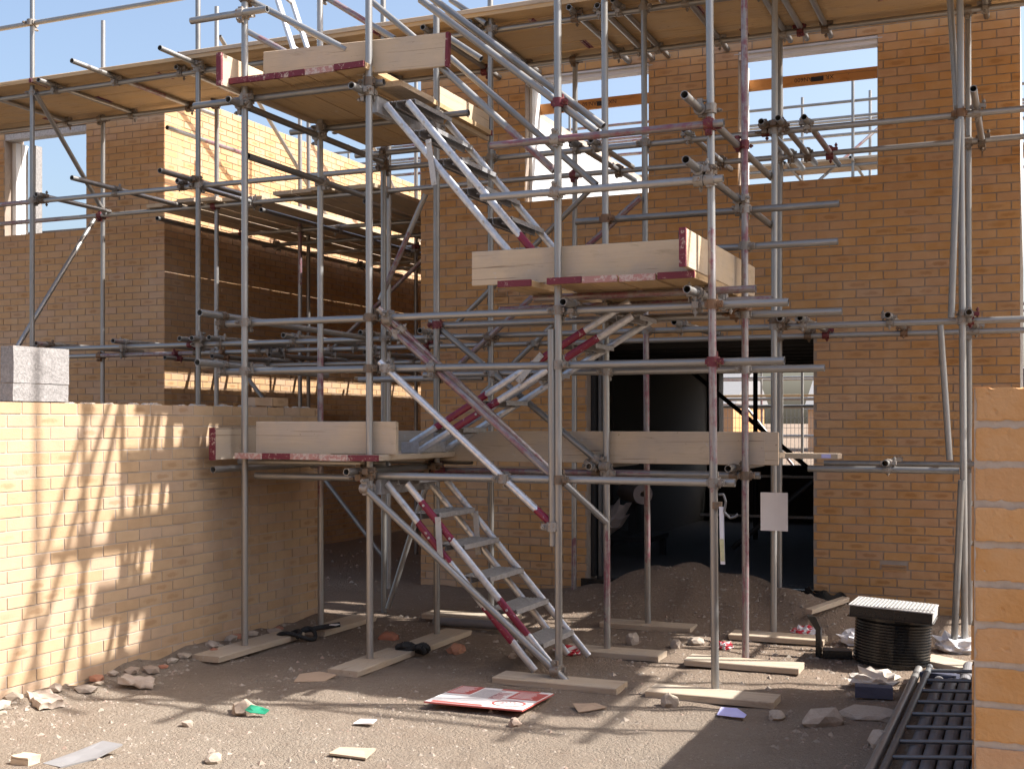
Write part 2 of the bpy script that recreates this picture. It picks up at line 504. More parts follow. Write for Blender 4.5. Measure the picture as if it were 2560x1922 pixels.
def lay(L, z0, n, openings, off=0.0):
    """stretcher bond on a face: list of (u centre, z centre, width)"""
    out = []
    for c in range(n):
        zc = z0 + c * .075 + .005 + BH / 2
        cuts = sorted([(a, b) for a, b, za, zb in openings if za < zc < zb])
        spans = []; u = 0.0
        for a, b in cuts:
            if a > u: spans.append((u, a))
            u = max(u, b)
        if u < L: spans.append((u, L))
        ph = (off + (c % 2) * .1125) % .225
        for a, b in spans:
            k = math.floor((a - ph) / .225)
            while True:
                s = ph + k * .225; e = s + .225; k += 1
                if s >= b: break
                s2, e2 = max(s, a), min(e, b)
                w = e2 - s2 - JT
                if w > .022: out.append(((s2 + e2) / 2, zc, w))
    return out

def brick_face(parent, o, rz, L, z0, n, openings=(), off=0.0, budget=300, jit=.0018, mat=None, rough=False):
    """bricks proud of the mortar; the largest in view are objects, the rest one stuff part"""
    Rm = Matrix.Translation(o) @ Matrix.Rotation(rz, 4, 'Z')
    items = []
    for u, z, w in lay(L, z0, n, openings, off):
        dy = random.uniform(-jit, jit)
        M = Rm @ Matrix.Translation((u, dy, z)) @ Matrix.Rotation(random.uniform(-.004, .004), 4, 'Y')
        items.append((seen(M.translation), M, w))
    items.sort(key=lambda t: -t[0])
    cnt = 0; rest = MB()
    for s, M, w in items:
        if cnt < budget and s > 0:
            put('brick', rough_brick(w, cnt) if rough else brick_mesh(w, BH, mat), parent, M); cnt += 1
        else:
            x = w / 2; z = BH / 2
            vs = [(-x,0,-z),(x,0,-z),(x,.03,-z),(-x,.03,-z),(-x,0,z),(x,0,z),(x,.03,z),(-x,.03,z)]
            k = w / BL
            rest.add([M @ Vector(p) for p in vs], [(0,3,2,1),(4,5,6,7),(0,1,5,4),(1,2,6,5),(3,0,4,7)],
                     [(-k,-1),(k,-1),(k,-1),(-k,-1),(-k,1),(k,1),(k,1),(-k,1)], random.uniform(.001, .999))
    if rest.v:
        r = rest.build('brickwork', mat or M_brick, parent); r['kind'] = 'stuff'
    return cnt

def core(parent, name, x0, x1, y0, y1, z0, z1, openings, mat, axis='x'):
    """a wall with rectangular holes as one mesh of boxes; openings along the axis"""
    b = MB()
    us = sorted({x0 if axis == 'x' else y0, x1 if axis == 'x' else y1} | {u for o in openings for u in o[:2]})
    for a, c in zip(us, us[1:]):
        zs = sorted([(o[2], o[3]) for o in openings if o[0] <= a + 1e-6 and o[1] >= c - 1e-6])
        z = z0; segs = []
        for p, q in zs:
            if p > z: segs.append((z, p))
            z = max(z, q)
        if z < z1: segs.append((z, z1))
        for p, q in segs:
            if axis == 'x': b.box(a, c, y0, y1, p, q)
            else: b.box(x0, x1, a, c, p, q)
    return b.build(name, mat, parent)

YF = 10.75; Z0 = -.063
# ---- the house on the right
RX0, RX1 = -5.58, -.05
DOOR = (-3.82, -1.72, -1, 2.412); W1 = (-4.447, -3.217, 3.762, 4.962); W2 = (-2.38, -1.18, 3.762, 4.962)
house = thing('brick_house', 'roofless two storey buff brick house with wide dark doorway behind stair tower', 'house', ((RX0+RX1)/2, 14.5, 0))
ops = [DOOR, W1, W2]
core(house, 'wall', RX0 + .003, RX1 - .003, YF + .007, 11.05, -.1, 5.26, ops, M_mortar)
VENT1 = (-1.157, -.932, .36, .435); VENT2 = (-4.76, -4.62, 2.86, 2.925)
brick_face(house, (RX0, YF, 0), 0, RX1 - RX0, Z0, 71, [(a - RX0, b - RX0, c, d) for a, b, c, d in ops + [(VENT1[0], VENT1[1], .36, .43)]], off=.06)
# side walls, back wall, floors
core(house, 'side_wall', RX0 + .12, RX0 + .3, 11.052, 18.5, -.1, 5.22, [], M_plaster, 'y')
core(house, 'outer_leaf', RX0 + .006, RX0 + .105, 11.052, 18.5, -.1, 5.42, [], M_mortar, 'y')  # carried above the inner leaf to keep sun off the gap wall
core(house, 'side_wall', RX1 - .3, RX1 - .003, 11.052, 18.5, -.1, 5.20, [], M_plaster, 'y')
core(house, 'back_wall', RX0 + .3, RX1 - .3, 18.2, 18.5, -.1, 3.4, [(-4.33, -2.72, 1.0, 2.40)], M_innershade)
b = MB(); b.box(RX0 + .3, RX0 + .305, 11.06, 18.19, .18, 2.54); b.build('shade_lining', M_innershade, house)  # dark sheets over the pale side walls, standing in for indoor shade
b = MB(); b.box(RX1 - .305, RX1 - .3, 11.06, 18.19, .18, 2.54); b.build('shade_lining', M_innershade, house)
b = MB(); b.box(-4.6, -4.5, 13.6, 18.15, .18, 2.5); b.build('partition', M_innershade, house)
b = MB(); b.box(RX0 + .3, RX1 - .3, 11.052, 18.2, -.1, .17); b.build('floor_slab', M_innershade, house)
b = MB(); b.box(RX0 + .3, RX1 - .3, 11.052, 18.2, 2.55, 2.62); b.build('upper_floor', M_dark, house)  # floor and joists coloured near black, painting in the ceiling shade
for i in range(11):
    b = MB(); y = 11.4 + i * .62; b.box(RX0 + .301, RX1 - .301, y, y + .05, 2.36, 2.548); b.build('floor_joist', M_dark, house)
# brick face on the gap side of the house
brick_face(house, (RX0, 18.3, 0), R(-90), 18.3 - YF, Z0, 73, budget=0)
# lintels, reveals, air bricks
for (a, c, z, zz) in (W1, W2):
    b = MB(); b.box(a + .002, c - .002, YF + .012, YF + .13, 4.889, 4.958); o = b.build('lintel', M_paper, house)
    b2 = MB(); b2.box(a - .04, c + .04, YF - .001, YF + .011, 4.93, 4.938); b2.build('lintel_drip', M_zinc, o)
    b = MB(); b.box(a + .002, a + .03, YF + .112, 11.06, 3.764, 4.886); b.box(a + .03, a + .034, 10.90, 10.93, 3.764, 4.886); b.build('cavity_closer', M_white, house)
    b = MB(); b.box(c - .014, c - .002, YF + .112, 11.06, 3.764, 4.886); b.build('cavity_closer', M_white, house)
    b = MB(); b.box(a + .035, c - .018, 10.9, 11.06, 3.755, 3.772); b.build('sill', M_plaster, house)
def airbrick(x0, x1, z0, z1, yb):
    b = MB(); b.box(x0, x1, yb + .004, yb + .02, z0, z1); o = b.build('air_brick', M_mortar, house)
    k = 5
    for i in range(k):
        z = z0 + (i + .25) * (z1 - z0) / k
        b = MB(); b.box(x0 + .006, x1 - .006, yb - .004, yb + .0045, z, z + (z1 - z0) / k * .5); b.build('louvre', M_brick, o)
airbrick(VENT1[0] + .005, VENT1[1] - .005, .364, .428, YF)
airbrick(-4.765, -4.63, 2.862, 2.905, YF - .012)
# door frame left post, threshold membrane
b = MB(); b.box(-3.815, -3.775, 10.86, 11.0, .18, 2.40); b.build('door_post', M_dark, house)
b = MB(); b.box(-3.755, -3.725, 10.9, 10.96, .18, 2.40); b.build('door_post', M_steel, house)
b = MB(); b.box(-3.86, -1.60, 10.70, 10.747, .10, .178); b.build('damp_proof_membrane', M_black, house)
mm = MB()
for i in range(24):
    u0 = i / 24; u1 = (i + 1) / 24
    f = lambda u, s: (-1.78 + u * .36, 10.66 - .05 * math.sin(u * 5) - (0 if s else .0), (.20 - u * .05 + .02 * math.sin(u * 17)) if s else (.10 - u * .14))
    mm.add([f(u0, 0), f(u1, 0), f(u1, 1), f(u0, 1)], [(0, 1, 2, 3)], smooth=True)
    g = lambda u, s: (lambda q: (q[0], q[1] + .03, q[2]))(f(u, s))
    mm.add([f(u0, 1), f(u1, 1), g(u1, 1), g(u0, 1)], [(0, 1, 2, 3)], smooth=True)
mm.build('membrane_flap', M_black, house)
# props and dark uprights inside
for x, y in ((-3.15, 15.2), (-2.35, 15.2), (-1.55, 12.6), (-2.6, 13.8)):
    b = MB(); b.tube((x, y, .17), (x, y, 2.36), .03); b.build('prop', M_dark, house)
for p, q in (((-4.0, 15.3, 2.3), (-2.3, 15.3, .9)), ((-2.9, 12.8, .3), (-1.5, 12.8, 1.5)), ((-1.72, 12.9, .3), (-1.35, 12.9, 1.45))):
    b = MB(); b.tube(p, q, .028); b.build('prop_brace', M_dark, house)
for z in (.62, 1.05): 
    b = MB(); b.box(-3.3, -.6, 13.0, 13.05, z, z + .025); b.build('batten', M_conc, house)
# orange gauge timbers across the upper windows, with printing upside down
def text_mesh(s, size):
    cu = bpy.data.curves.new('text', 'FONT'); cu.body = s; cu.size = size; cu.resolution_u = 2
    ob = bpy.data.objects.new('text', cu); C.objects.link(ob)
    dg = bpy.context.evaluated_depsgraph_get()
    m = bpy.data.meshes.new_from_object(ob.evaluated_get(dg))
    bpy.data.objects.remove(ob); m.materials.clear(); return m
for (a, c, z, word) in ((-4.50, -3.19, 4.675, 'NXB 37-AN/60'), (-2.46, -1.16, 4.683, 'XR 37-4AN600')):
    b = MB(); b.box(-(c-a)/2, (c-a)/2, -.02, .02, -.048, .048)
    t = b.build('gauge_timber', M_joist, house, Matrix.Translation(((a+c)/2, 11.08, z + .048)))
    m = text_mesh(word, .055); m.materials.append(M_ink)
    Mt = Matrix.Translation(((a+c)/2 + .22, 11.058, z + .065)) @ Matrix.Rotation(R(180), 4, 'Y') @ Matrix.Rotation(R(90), 4, 'X')
    put('printing', m, t, Mt)
    b = MB(); b.box((a+c)/2 + .02, (a+c)/2 + .13, 11.0565, 11.0595, z + .02, z + .062); b.build('ink_block', M_ink, t)

# ---- the house on the left
LX1 = -8.753
LW = (-11.09, -9.86, 3.837, 5.037)
house2 = thing('brick_house', 'roofless buff brick house at left with lit side wall along the gap', 'house', (-11.4, 14.5, 0))
core(house2, 'wall', -14.5, LX1 - .003, YF + .006, 11.05, -.1, 5.26, [LW], M_mortar)
brick_face(house2, (-14.5, YF, 0), 0, LX1 + 14.5, Z0, 71, [(LW[0] + 14.5, LW[1] + 14.5, LW[2], LW[3])], off=.02, budget=160, mat=M_brickmid)
core(house2, 'gable_wall', LX1 - .3, LX1 - .006, 11.052, 20.0, -.1, 5.34, [], M_mortar, 'y')
brick_face(house2, (LX1, YF, 0), R(90), 9.2, Z0, 72, budget=140, mat=M_brickmid)
b = MB(); b.box(LW[0] + .002, LW[0] + .06, 10.87, 11.06, 3.84, 4.95); b.box(LW[0] + .06, LW[0] + .07, 10.95, 11.0, 3.84, 4.95); b.build('cavity_closer', M_white, house2)
b = MB(); b.box(LW[0] + .08, LW[0] + .18, 11.06, 11.16, 3.84, 4.95); b.build('inner_leaf', M_block, house2)
b = MB(); b.box(LW[0] + .002, LW[1] - .002, YF + .012, YF + .13, 4.96, 5.03); b.build('lintel', M_plaster, house2)
b = MB(); b.box(-14.4, LX1 - .31, 11.3, 11.4, 2.6, 3.97); b.build('inner_leaf', M_block, house2)
b = MB(); b.box(-14.4, LX1 - .31, 11.06, 19.0, 2.5, 2.6); b.build('upper_floor', M_conc, house2)
b = MB(); b.box(-14.4, LX1 - .31, 18.9, 19.1, -.1, 4.4); b.build('back_wall', M_brick, house2)
# closed end of the gap, wall raised to keep light out
endw = thing('garden_wall', 'dark brick wall closing the far end of the gap between houses', 'wall', (-7.1, 19.0, 0))
core(endw, 'wall', LX1 + .02, RX0 - .02, 19.05, 19.27, -.1, 4.6, [], M_mortar)
brick_face(endw, (LX1 + .02, 19.045, 0), 0, RX0 - LX1 - .04, Z0, 62, budget=0)

# ---- garden wall at left, facing the sun
GX = -5.39
gw = thing('garden_wall', 'sunlit buff brick garden wall at left striped with scaffold shadows', 'wall', (GX - .107, 5.5, 0))
core(gw, 'wall', GX - .209, GX - .004, 1.5, 8.575, -.2, 1.755, [], M_mortarpale, 'y')
brick_face(gw, (GX, 1.5, 0), R(90), 7.08, -.112, 25, off=.03, mat=M_brickpale)
brick_face(gw, (GX - .215, 8.58, 0), R(-90), 7.08, -.112, 25, budget=0)
brick_face(gw, (GX, 8.58, 0), R(180), .215, -.112, 25, budget=0)
b = MB()
for i in range(60):
    y = 1.5 + i * .118; w = random.uniform(.03, .11); h = random.uniform(.006, .02)
    x = GX - random.uniform(.03, .18)
    b.add([(x-.03, y, 1.752), (x+.03, y, 1.752), (x+.03, y+w, 1.752), (x-.03, y+w, 1.752), (x-.012, y+w*.3, 1.756+h), (x+.014, y+w*.3, 1.756+h), (x+.012, y+w*.7, 1.756+h), (x-.012, y+w*.7, 1.756+h)], [(4,5,6,7),(0,1,5,4),(1,2,6,5),(2,3,7,6),(3,0,4,7)])
o = b.build('mortar_droppings', M_mortarpale, gw); o['kind'] = 'stuff'
def block(name, x0, x1, y0, y1, z0, z1, mat, jit=.004, sub=3):
    bm = bmesh.new()
    bmesh.ops.create_cube(bm, size=1)
    bmesh.ops.subdivide_edges(bm, edges=bm.edges[:], cuts=sub, use_grid_fill=True)
    for v in bm.verts:
        p = Vector((v.co.x * (x1-x0), v.co.y * (y1-y0), v.co.z * (z1-z0)))
        p += noise.noise_vector((p + Vector((x0, y0, z0))) * 23) * jit
        v.co = p
    m = bpy.data.meshes.new(name); bm.to_mesh(m); bm.free(); m.materials.append(mat)
    return put(name, m, None, Matrix.Translation(((x0+x1)/2, (y0+y1)/2, (z0+z1)/2)))
tag(block('concrete_block', GX - .10, GX - .002, 5.29, 5.73, 1.765, 1.868, M_block), 'thin cut concrete block bedded on top of the garden wall, under another block', 'block')
tag(block('concrete_block', GX - .10, GX - .0, 5.293, 5.732, 1.872, 2.085, M_block), 'full grey concrete block standing on the cut block on the garden wall', 'block')
for k, (y, l) in enumerate(((7.80, 'loose buff brick lying on the garden wall, the one nearer the camera'), (8.03, 'loose buff brick lying on the garden wall, the one nearer the house'))):
    o = put('loose_brick', brick_mesh(.215, .066), None, Matrix.Translation((GX - .012 - .004*k, y, 1.80)) @ Matrix.Rotation(R(90 + (2 if k else -3)), 4, 'Z'))
    m = MB(); m.box(-.1075, .1075, 0, .1025, -.0325, .0325, [(-1,-1),(1,-1),(1,-1),(-1,-1),(-1,1),(1,1),(1,1),(-1,1)]); o.data = m.mesh('brick', M_brickpale)
    tag(o, l, 'brick')

# ---- garden wall at right: only its near end is in the picture
rw = thing('garden_wall', 'end of a shaded brick garden wall filling the right foreground edge', 'wall', (.012, 5.2, 0))
RW0, RW1 = -.096, .119
core(rw, 'wall', RW0 + .005, RW1 - .005, 2.45, 8.0, -.2, 1.704, [], M_mortar, 'y')
brick_face(rw, (RW0, 2.43, 0), 0, .215, -.163, 25, off=-.005, budget=60, jit=.002, rough=True)
pm = MB(); nu, nv = 44, 380
pm.v = [(RW0 + .004 + (RW1 - RW0 - .008) * i / nu, 2.4335 + .0022 * noise.noise(Vector((i * .35, j * .35, 2))) + .0012 * noise.noise(Vector((i * 1.1, j * 1.1, 7))), -.15 + 1.853 * j / nv) for j in range(nv + 1) for i in range(nu + 1)]
pm.f = [(j*(nu+1)+i, j*(nu+1)+i+1, (j+1)*(nu+1)+i+1, (j+1)*(nu+1)+i) for j in range(nv) for i in range(nu)]
pm.uv = [(0, 0)] * len(pm.v); pm.r = [0.0] * len(pm.f); pm.sm = [True] * len(pm.f)
pm.build('mortar_face', M_mortarpale, rw)
brick_face(rw, (RW0, 8.0, 0), R(-90), 5.565, -.163, 25, budget=0)
brick_face(rw, (RW1, 2.435, 0), R(90), 5.565, -.163, 25, budget=0)
brick_face(rw, (RW1, 8.005, 0), R(180), .215, -.163, 25, budget=0)

# measured scaffold tubes: kind, two ends in metres, painted stretch as fractions of the length
MAIN=[
 ('standard',(-9.176, 9.25, -0.02),(-9.171, 9.25, 6.1),(0, 0)),
 ('standard',(-7.137, 9.25, -0.02),(-7.142, 9.25, 6.1),(0, 0)),
 ('standard',(-5.159, 9.25, -0.02),(-5.168, 9.25, 6.1),(0, 0)),
 ('standard',(-4.135, 9.25, -0.02),(-4.144, 9.25, 6.1),(0, 0)),
 ('standard',(-2.771, 9.25, -0.02),(-2.815, 9.25, 6.1),(0.1, 0.45)),
 ('standard',(-1.778, 9.25, -0.02),(-1.767, 9.25, 6.1),(0, 0)),
 ('standard',(-0.412, 9.25, -0.02),(-0.455, 9.25, 6.1),(0, 0)),
 ('standard',(-9.353, 10.45, -0.02),(-9.343, 10.45, 6.05),(0, 0)),
 ('standard',(-7.832, 10.45, -0.02),(-7.827, 10.45, 6.0),(0, 0)),
 ('standard',(-5.774, 10.45, -0.02),(-5.774, 10.45, 4.6),(0, 0)),
 ('standard',(-3.837, 10.45, -0.02),(-3.826, 10.45, 4.98),(0, 0.12)),
 ('standard',(-1.961, 10.45, -0.02),(-1.954, 10.45, 4.98),(0, 0)),
 ('standard',(-0.429, 10.45, -0.02),(-0.441, 10.45, 4.98),(0, 0)),
 ('standard',(-7.614, 11.7, 0),(-7.614, 11.7, 5.9),(0.55, 0.7)),
 ('standard',(-8.079, 12.6, 0),(-8.079, 12.6, 5.6),(0, 0)),
 ('standard',(-7.018, 13.4, 0),(-7.018, 13.4, 5.9),(0, 0)),
 ('guard_rail',(-10.489, 9.25, 5.637),(-7.257, 9.25, 5.637),(0, 0)),
 ('ledger',(-10.604, 9.3, 4.94),(0.489, 9.3, 4.94),(0.42, 0.5)),
 ('ledger',(-11.858, 10.4, 4.96),(0.546, 10.4, 4.96),(0, 0)),
 ('ledger',(-10.604, 9.3, 3.862),(0.489, 9.3, 3.862),(0.05, 0.12)),
 ('ledger',(-11.858, 10.4, 3.905),(0.546, 10.4, 3.905),(0.08, 0.16)),
 ('ledger',(-9.332, 9.3, 2.372),(0.489, 9.3, 2.372),(0, 0)),
 ('ledger',(-10.435, 10.4, 2.372),(0.546, 10.4, 2.372),(0.1, 0.22)),
 ('ledger',(-1.528, 9.3, 1.292),(-0.452, 9.3, 1.292),(0, 0)),
 ('ledger',(-1.576, 10.4, 1.3),(-0.379, 10.4, 1.3),(0, 0)),
 ('transom',(-8.145, 8.697, 4.99),(-8.145, 10.827, 4.99),(0.4, 0.62)),
 ('transom',(-7.141, 8.707, 4.99),(-7.141, 10.558, 4.99),(0, 0)),
 ('transom',(-7.382, 9.232, 4.99),(-7.382, 10.392, 4.99),(0, 0)),
 ('transom',(-8.903, 9.055, 4.99),(-8.903, 10.512, 4.99),(0, 0)),
 ('transom',(-9.811, 9.151, 4.99),(-9.811, 10.476, 4.99),(0, 0)),
 ('transom',(-3.405, 9.151, 4.99),(-3.405, 10.753, 4.99),(0, 0)),
 ('transom',(-3.181, 9.2, 4.99),(-3.181, 10.859, 4.99),(0, 0)),
 ('transom',(-3.023, 9.123, 4.99),(-3.023, 10.734, 4.99),(0, 0)),
 ('transom',(-2.478, 9.196, 4.99),(-2.478, 10.877, 4.99),(0, 0)),
 ('transom',(-4.299, 9.162, 4.99),(-4.299, 10.759, 4.99),(0, 0)),
 ('transom',(-4.717, 9.127, 4.99),(-4.717, 10.879, 4.99),(0, 0)),
 ('transom',(-5.664, 9.183, 4.99),(-5.664, 10.611, 4.99),(0, 0)),
 ('transom',(-1.913, 9.0, 4.99),(-1.913, 10.72, 4.99),(0, 0)),
 ('transom',(-1.771, 9.0, 4.99),(-1.771, 10.72, 4.99),(0, 0)),
 ('transom',(-1.568, 9.0, 4.99),(-1.568, 10.72, 4.99),(0, 0)),
 ('transom',(-0.309, 9.0, 4.99),(-0.309, 10.72, 4.99),(0, 0)),
 ('transom',(-9.084, 9.208, 3.91),(-9.084, 10.264, 3.91),(0, 0)),
 ('transom',(-8.159, 8.712, 3.91),(-8.159, 10.278, 3.91),(0, 0)),
 ('transom',(-7.195, 8.772, 3.91),(-7.195, 10.03, 3.91),(0, 0)),
 ('transom',(-7.355, 9.215, 3.91),(-7.355, 10.558, 3.91),(0, 0)),
 ('transom',(-2.45, 9.143, 3.91),(-2.45, 10.847, 3.91),(0, 0)),
 ('transom',(-3.39, 9.15, 3.91),(-3.39, 10.884, 3.91),(0, 0)),
 ('transom',(-3.23, 9.187, 3.91),(-3.23, 10.301, 3.91),(0, 0)),
 ('transom',(-1.711, 9.067, 3.91),(-1.711, 10.807, 3.91),(0, 0)),
 ('transom',(-1.529, 9.12, 3.91),(-1.529, 10.918, 3.91),(0.3, 0.7)),
 ('transom',(-1.848, 9.125, 3.91),(-1.848, 10.964, 3.91),(0, 0)),
 ('transom',(-0.337, 8.792, 3.91),(-0.337, 11.901, 3.91),(0, 0)),
 ('transom',(-9.007, 9.13, 2.42),(-9.007, 10.7, 2.42),(0, 0.15)),
 ('transom',(-8.045, 9.13, 2.42),(-8.045, 10.7, 2.42),(0, 0.15)),
 ('transom',(-7.261, 9.13, 2.42),(-7.261, 10.7, 2.42),(0, 0)),
 ('transom',(-7.122, 9.13, 2.42),(-7.122, 10.7, 2.42),(0, 0)),
 ('transom',(-6.926, 9.13, 2.42),(-6.926, 10.7, 2.42),(0, 0)),
 ('transom',(-6.118, 9.13, 2.42),(-6.118, 10.7, 2.42),(0, 0)),
 ('transom',(-5.327, 9.13, 2.42),(-5.327, 10.7, 2.42),(0, 0)),
 ('transom',(-4.746, 9.13, 2.42),(-4.746, 10.7, 2.42),(0, 0)),
 ('transom',(-1.71, 9.13, 2.42),(-1.71, 10.7, 2.42),(0, 0)),
 ('transom',(-1.56, 9.13, 2.42),(-1.56, 10.7, 2.42),(0, 0)),
 ('transom',(-0.931, 9.13, 2.42),(-0.931, 10.7, 2.42),(0, 0)),
 ('transom',(-0.38, 9.13, 2.42),(-0.38, 10.7, 2.42),(0, 0)),
 ('transom',(-2.525, 9.13, 2.42),(-2.525, 10.7, 2.42),(0, 0)),
 ('transom',(-0.953, 9.15, 1.342),(-0.953, 10.3, 1.342),(0, 0)),
 ('brace',(-9.074, 9.2, 4.908),(-9.231, 10.35, 3.907),(0, 0)),
 ('brace',(-9.381, 10.35, 3.852),(-9.316, 9.2, 2.402),(0, 0)),
 ('brace',(-2.815, 9.2, 3.423),(-4.401, 9.2, 2.133),(0, 1)),
 ('brace',(-3.657, 10.35, 3.737),(-5.002, 10.35, 2.568),(0, 0)),
 ('brace',(-3.968, 10.35, 2.568),(-4.722, 10.35, 1.907),(0, 0)),
 ('brace',(-4.803, 9.35, 3.619),(-5.255, 9.35, 2.72),(0.35, 0.9)),
 ('brace',(-4.706, 9.19, 1.132),(-5.086, 9.19, 0.035),(0, 0)),
 ('brace',(-0.52, 9.34, 4.774),(-0.46, 9.34, 3.749),(0, 0)),
 ('brace',(-0.455, 9.19, 3.801),(-0.501, 9.19, 2.388),(0, 0)),
 ('brace',(-0.431, 9.19, 1.229),(-0.485, 9.19, -0.031),(0, 0)),
 ('brace',(-0.618, 9.9, 2.392),(-0.551, 9.9, 1.35),(0, 0)),
 ('ledger',(-8.6, 11.7, 3.83),(-5.65, 11.7, 3.83),(0, 0)),
 ('ledger',(-8.6, 13.4, 3.83),(-5.65, 13.4, 3.83),(0, 0)),
 ('ledger',(-8.6, 11.7, 2.37),(-5.65, 11.7, 2.37),(0, 0)),
 ('ledger',(-8.6, 13.4, 2.37),(-5.65, 13.4, 2.37),(0, 0)),
 ('ledger',(-8.6, 15.2, 3.83),(-5.65, 15.2, 3.83),(0, 0)),
 ('transom',(-8.4, 10.2, 3.78),(-8.4, 15.6, 3.78),(0, 0)),
 ('transom',(-7.1, 10.2, 3.78),(-7.1, 15.6, 3.78),(0, 0)),
 ('transom',(-5.9, 10.2, 3.78),(-5.9, 15.6, 3.78),(0, 0)),
 ('transom',(-8.3, 10.2, 2.32),(-8.3, 15.0, 2.32),(0, 0)),
 ('transom',(-7.7, 10.2, 2.32),(-7.7, 15.0, 2.32),(0, 0)),
 ('transom',(-7.0, 10.2, 2.32),(-7.0, 15.0, 2.32),(0, 0)),
 ('transom',(-6.4, 10.2, 2.32),(-6.4, 15.0, 2.32),(0, 0)),
 ('transom',(-5.9, 10.2, 2.32),(-5.9, 15.0, 2.32),(0, 0)),
 ('ledger',(-8.6, 11.2, 2.27),(-5.65, 11.2, 2.27),(0, 0)),
 ('ledger',(-8.6, 12.4, 2.3),(-5.65, 12.4, 2.3),(0, 0)),
 ('ledger',(-8.6, 14.6, 2.25),(-5.65, 14.6, 2.25),(0, 0)),
 ('ledger',(-8.6, 12.4, 3.8),(-5.65, 12.4, 3.8),(0, 0)),
 ('ledger',(-8.6, 14.4, 3.8),(-5.65, 14.4, 3.8),(0, 0)),
 ('ledger',(-8.6, 16.5, 3.8),(-5.65, 16.5, 3.8),(0, 0)),
 ('brace',(-8.1, 11.3, 2.2),(-6.3, 11.3, 0.2),(0, 0)),
 ('brace',(-5.9, 12.0, 3.7),(-7.6, 12.0, 2.3),(0.2, 0.8)),
 ('brace',(-8.2, 11.0, 5.9),(-8.3, 13.9, 3.9),(0, 0)),
 ('brace',(-8.25, 13.9, 5.9),(-8.3, 16.5, 3.9),(0, 0)),
 ('guard_rail',(-8.35, 10.3, 4.75),(-8.35, 16.6, 4.75),(0.1, 0.4)),
]
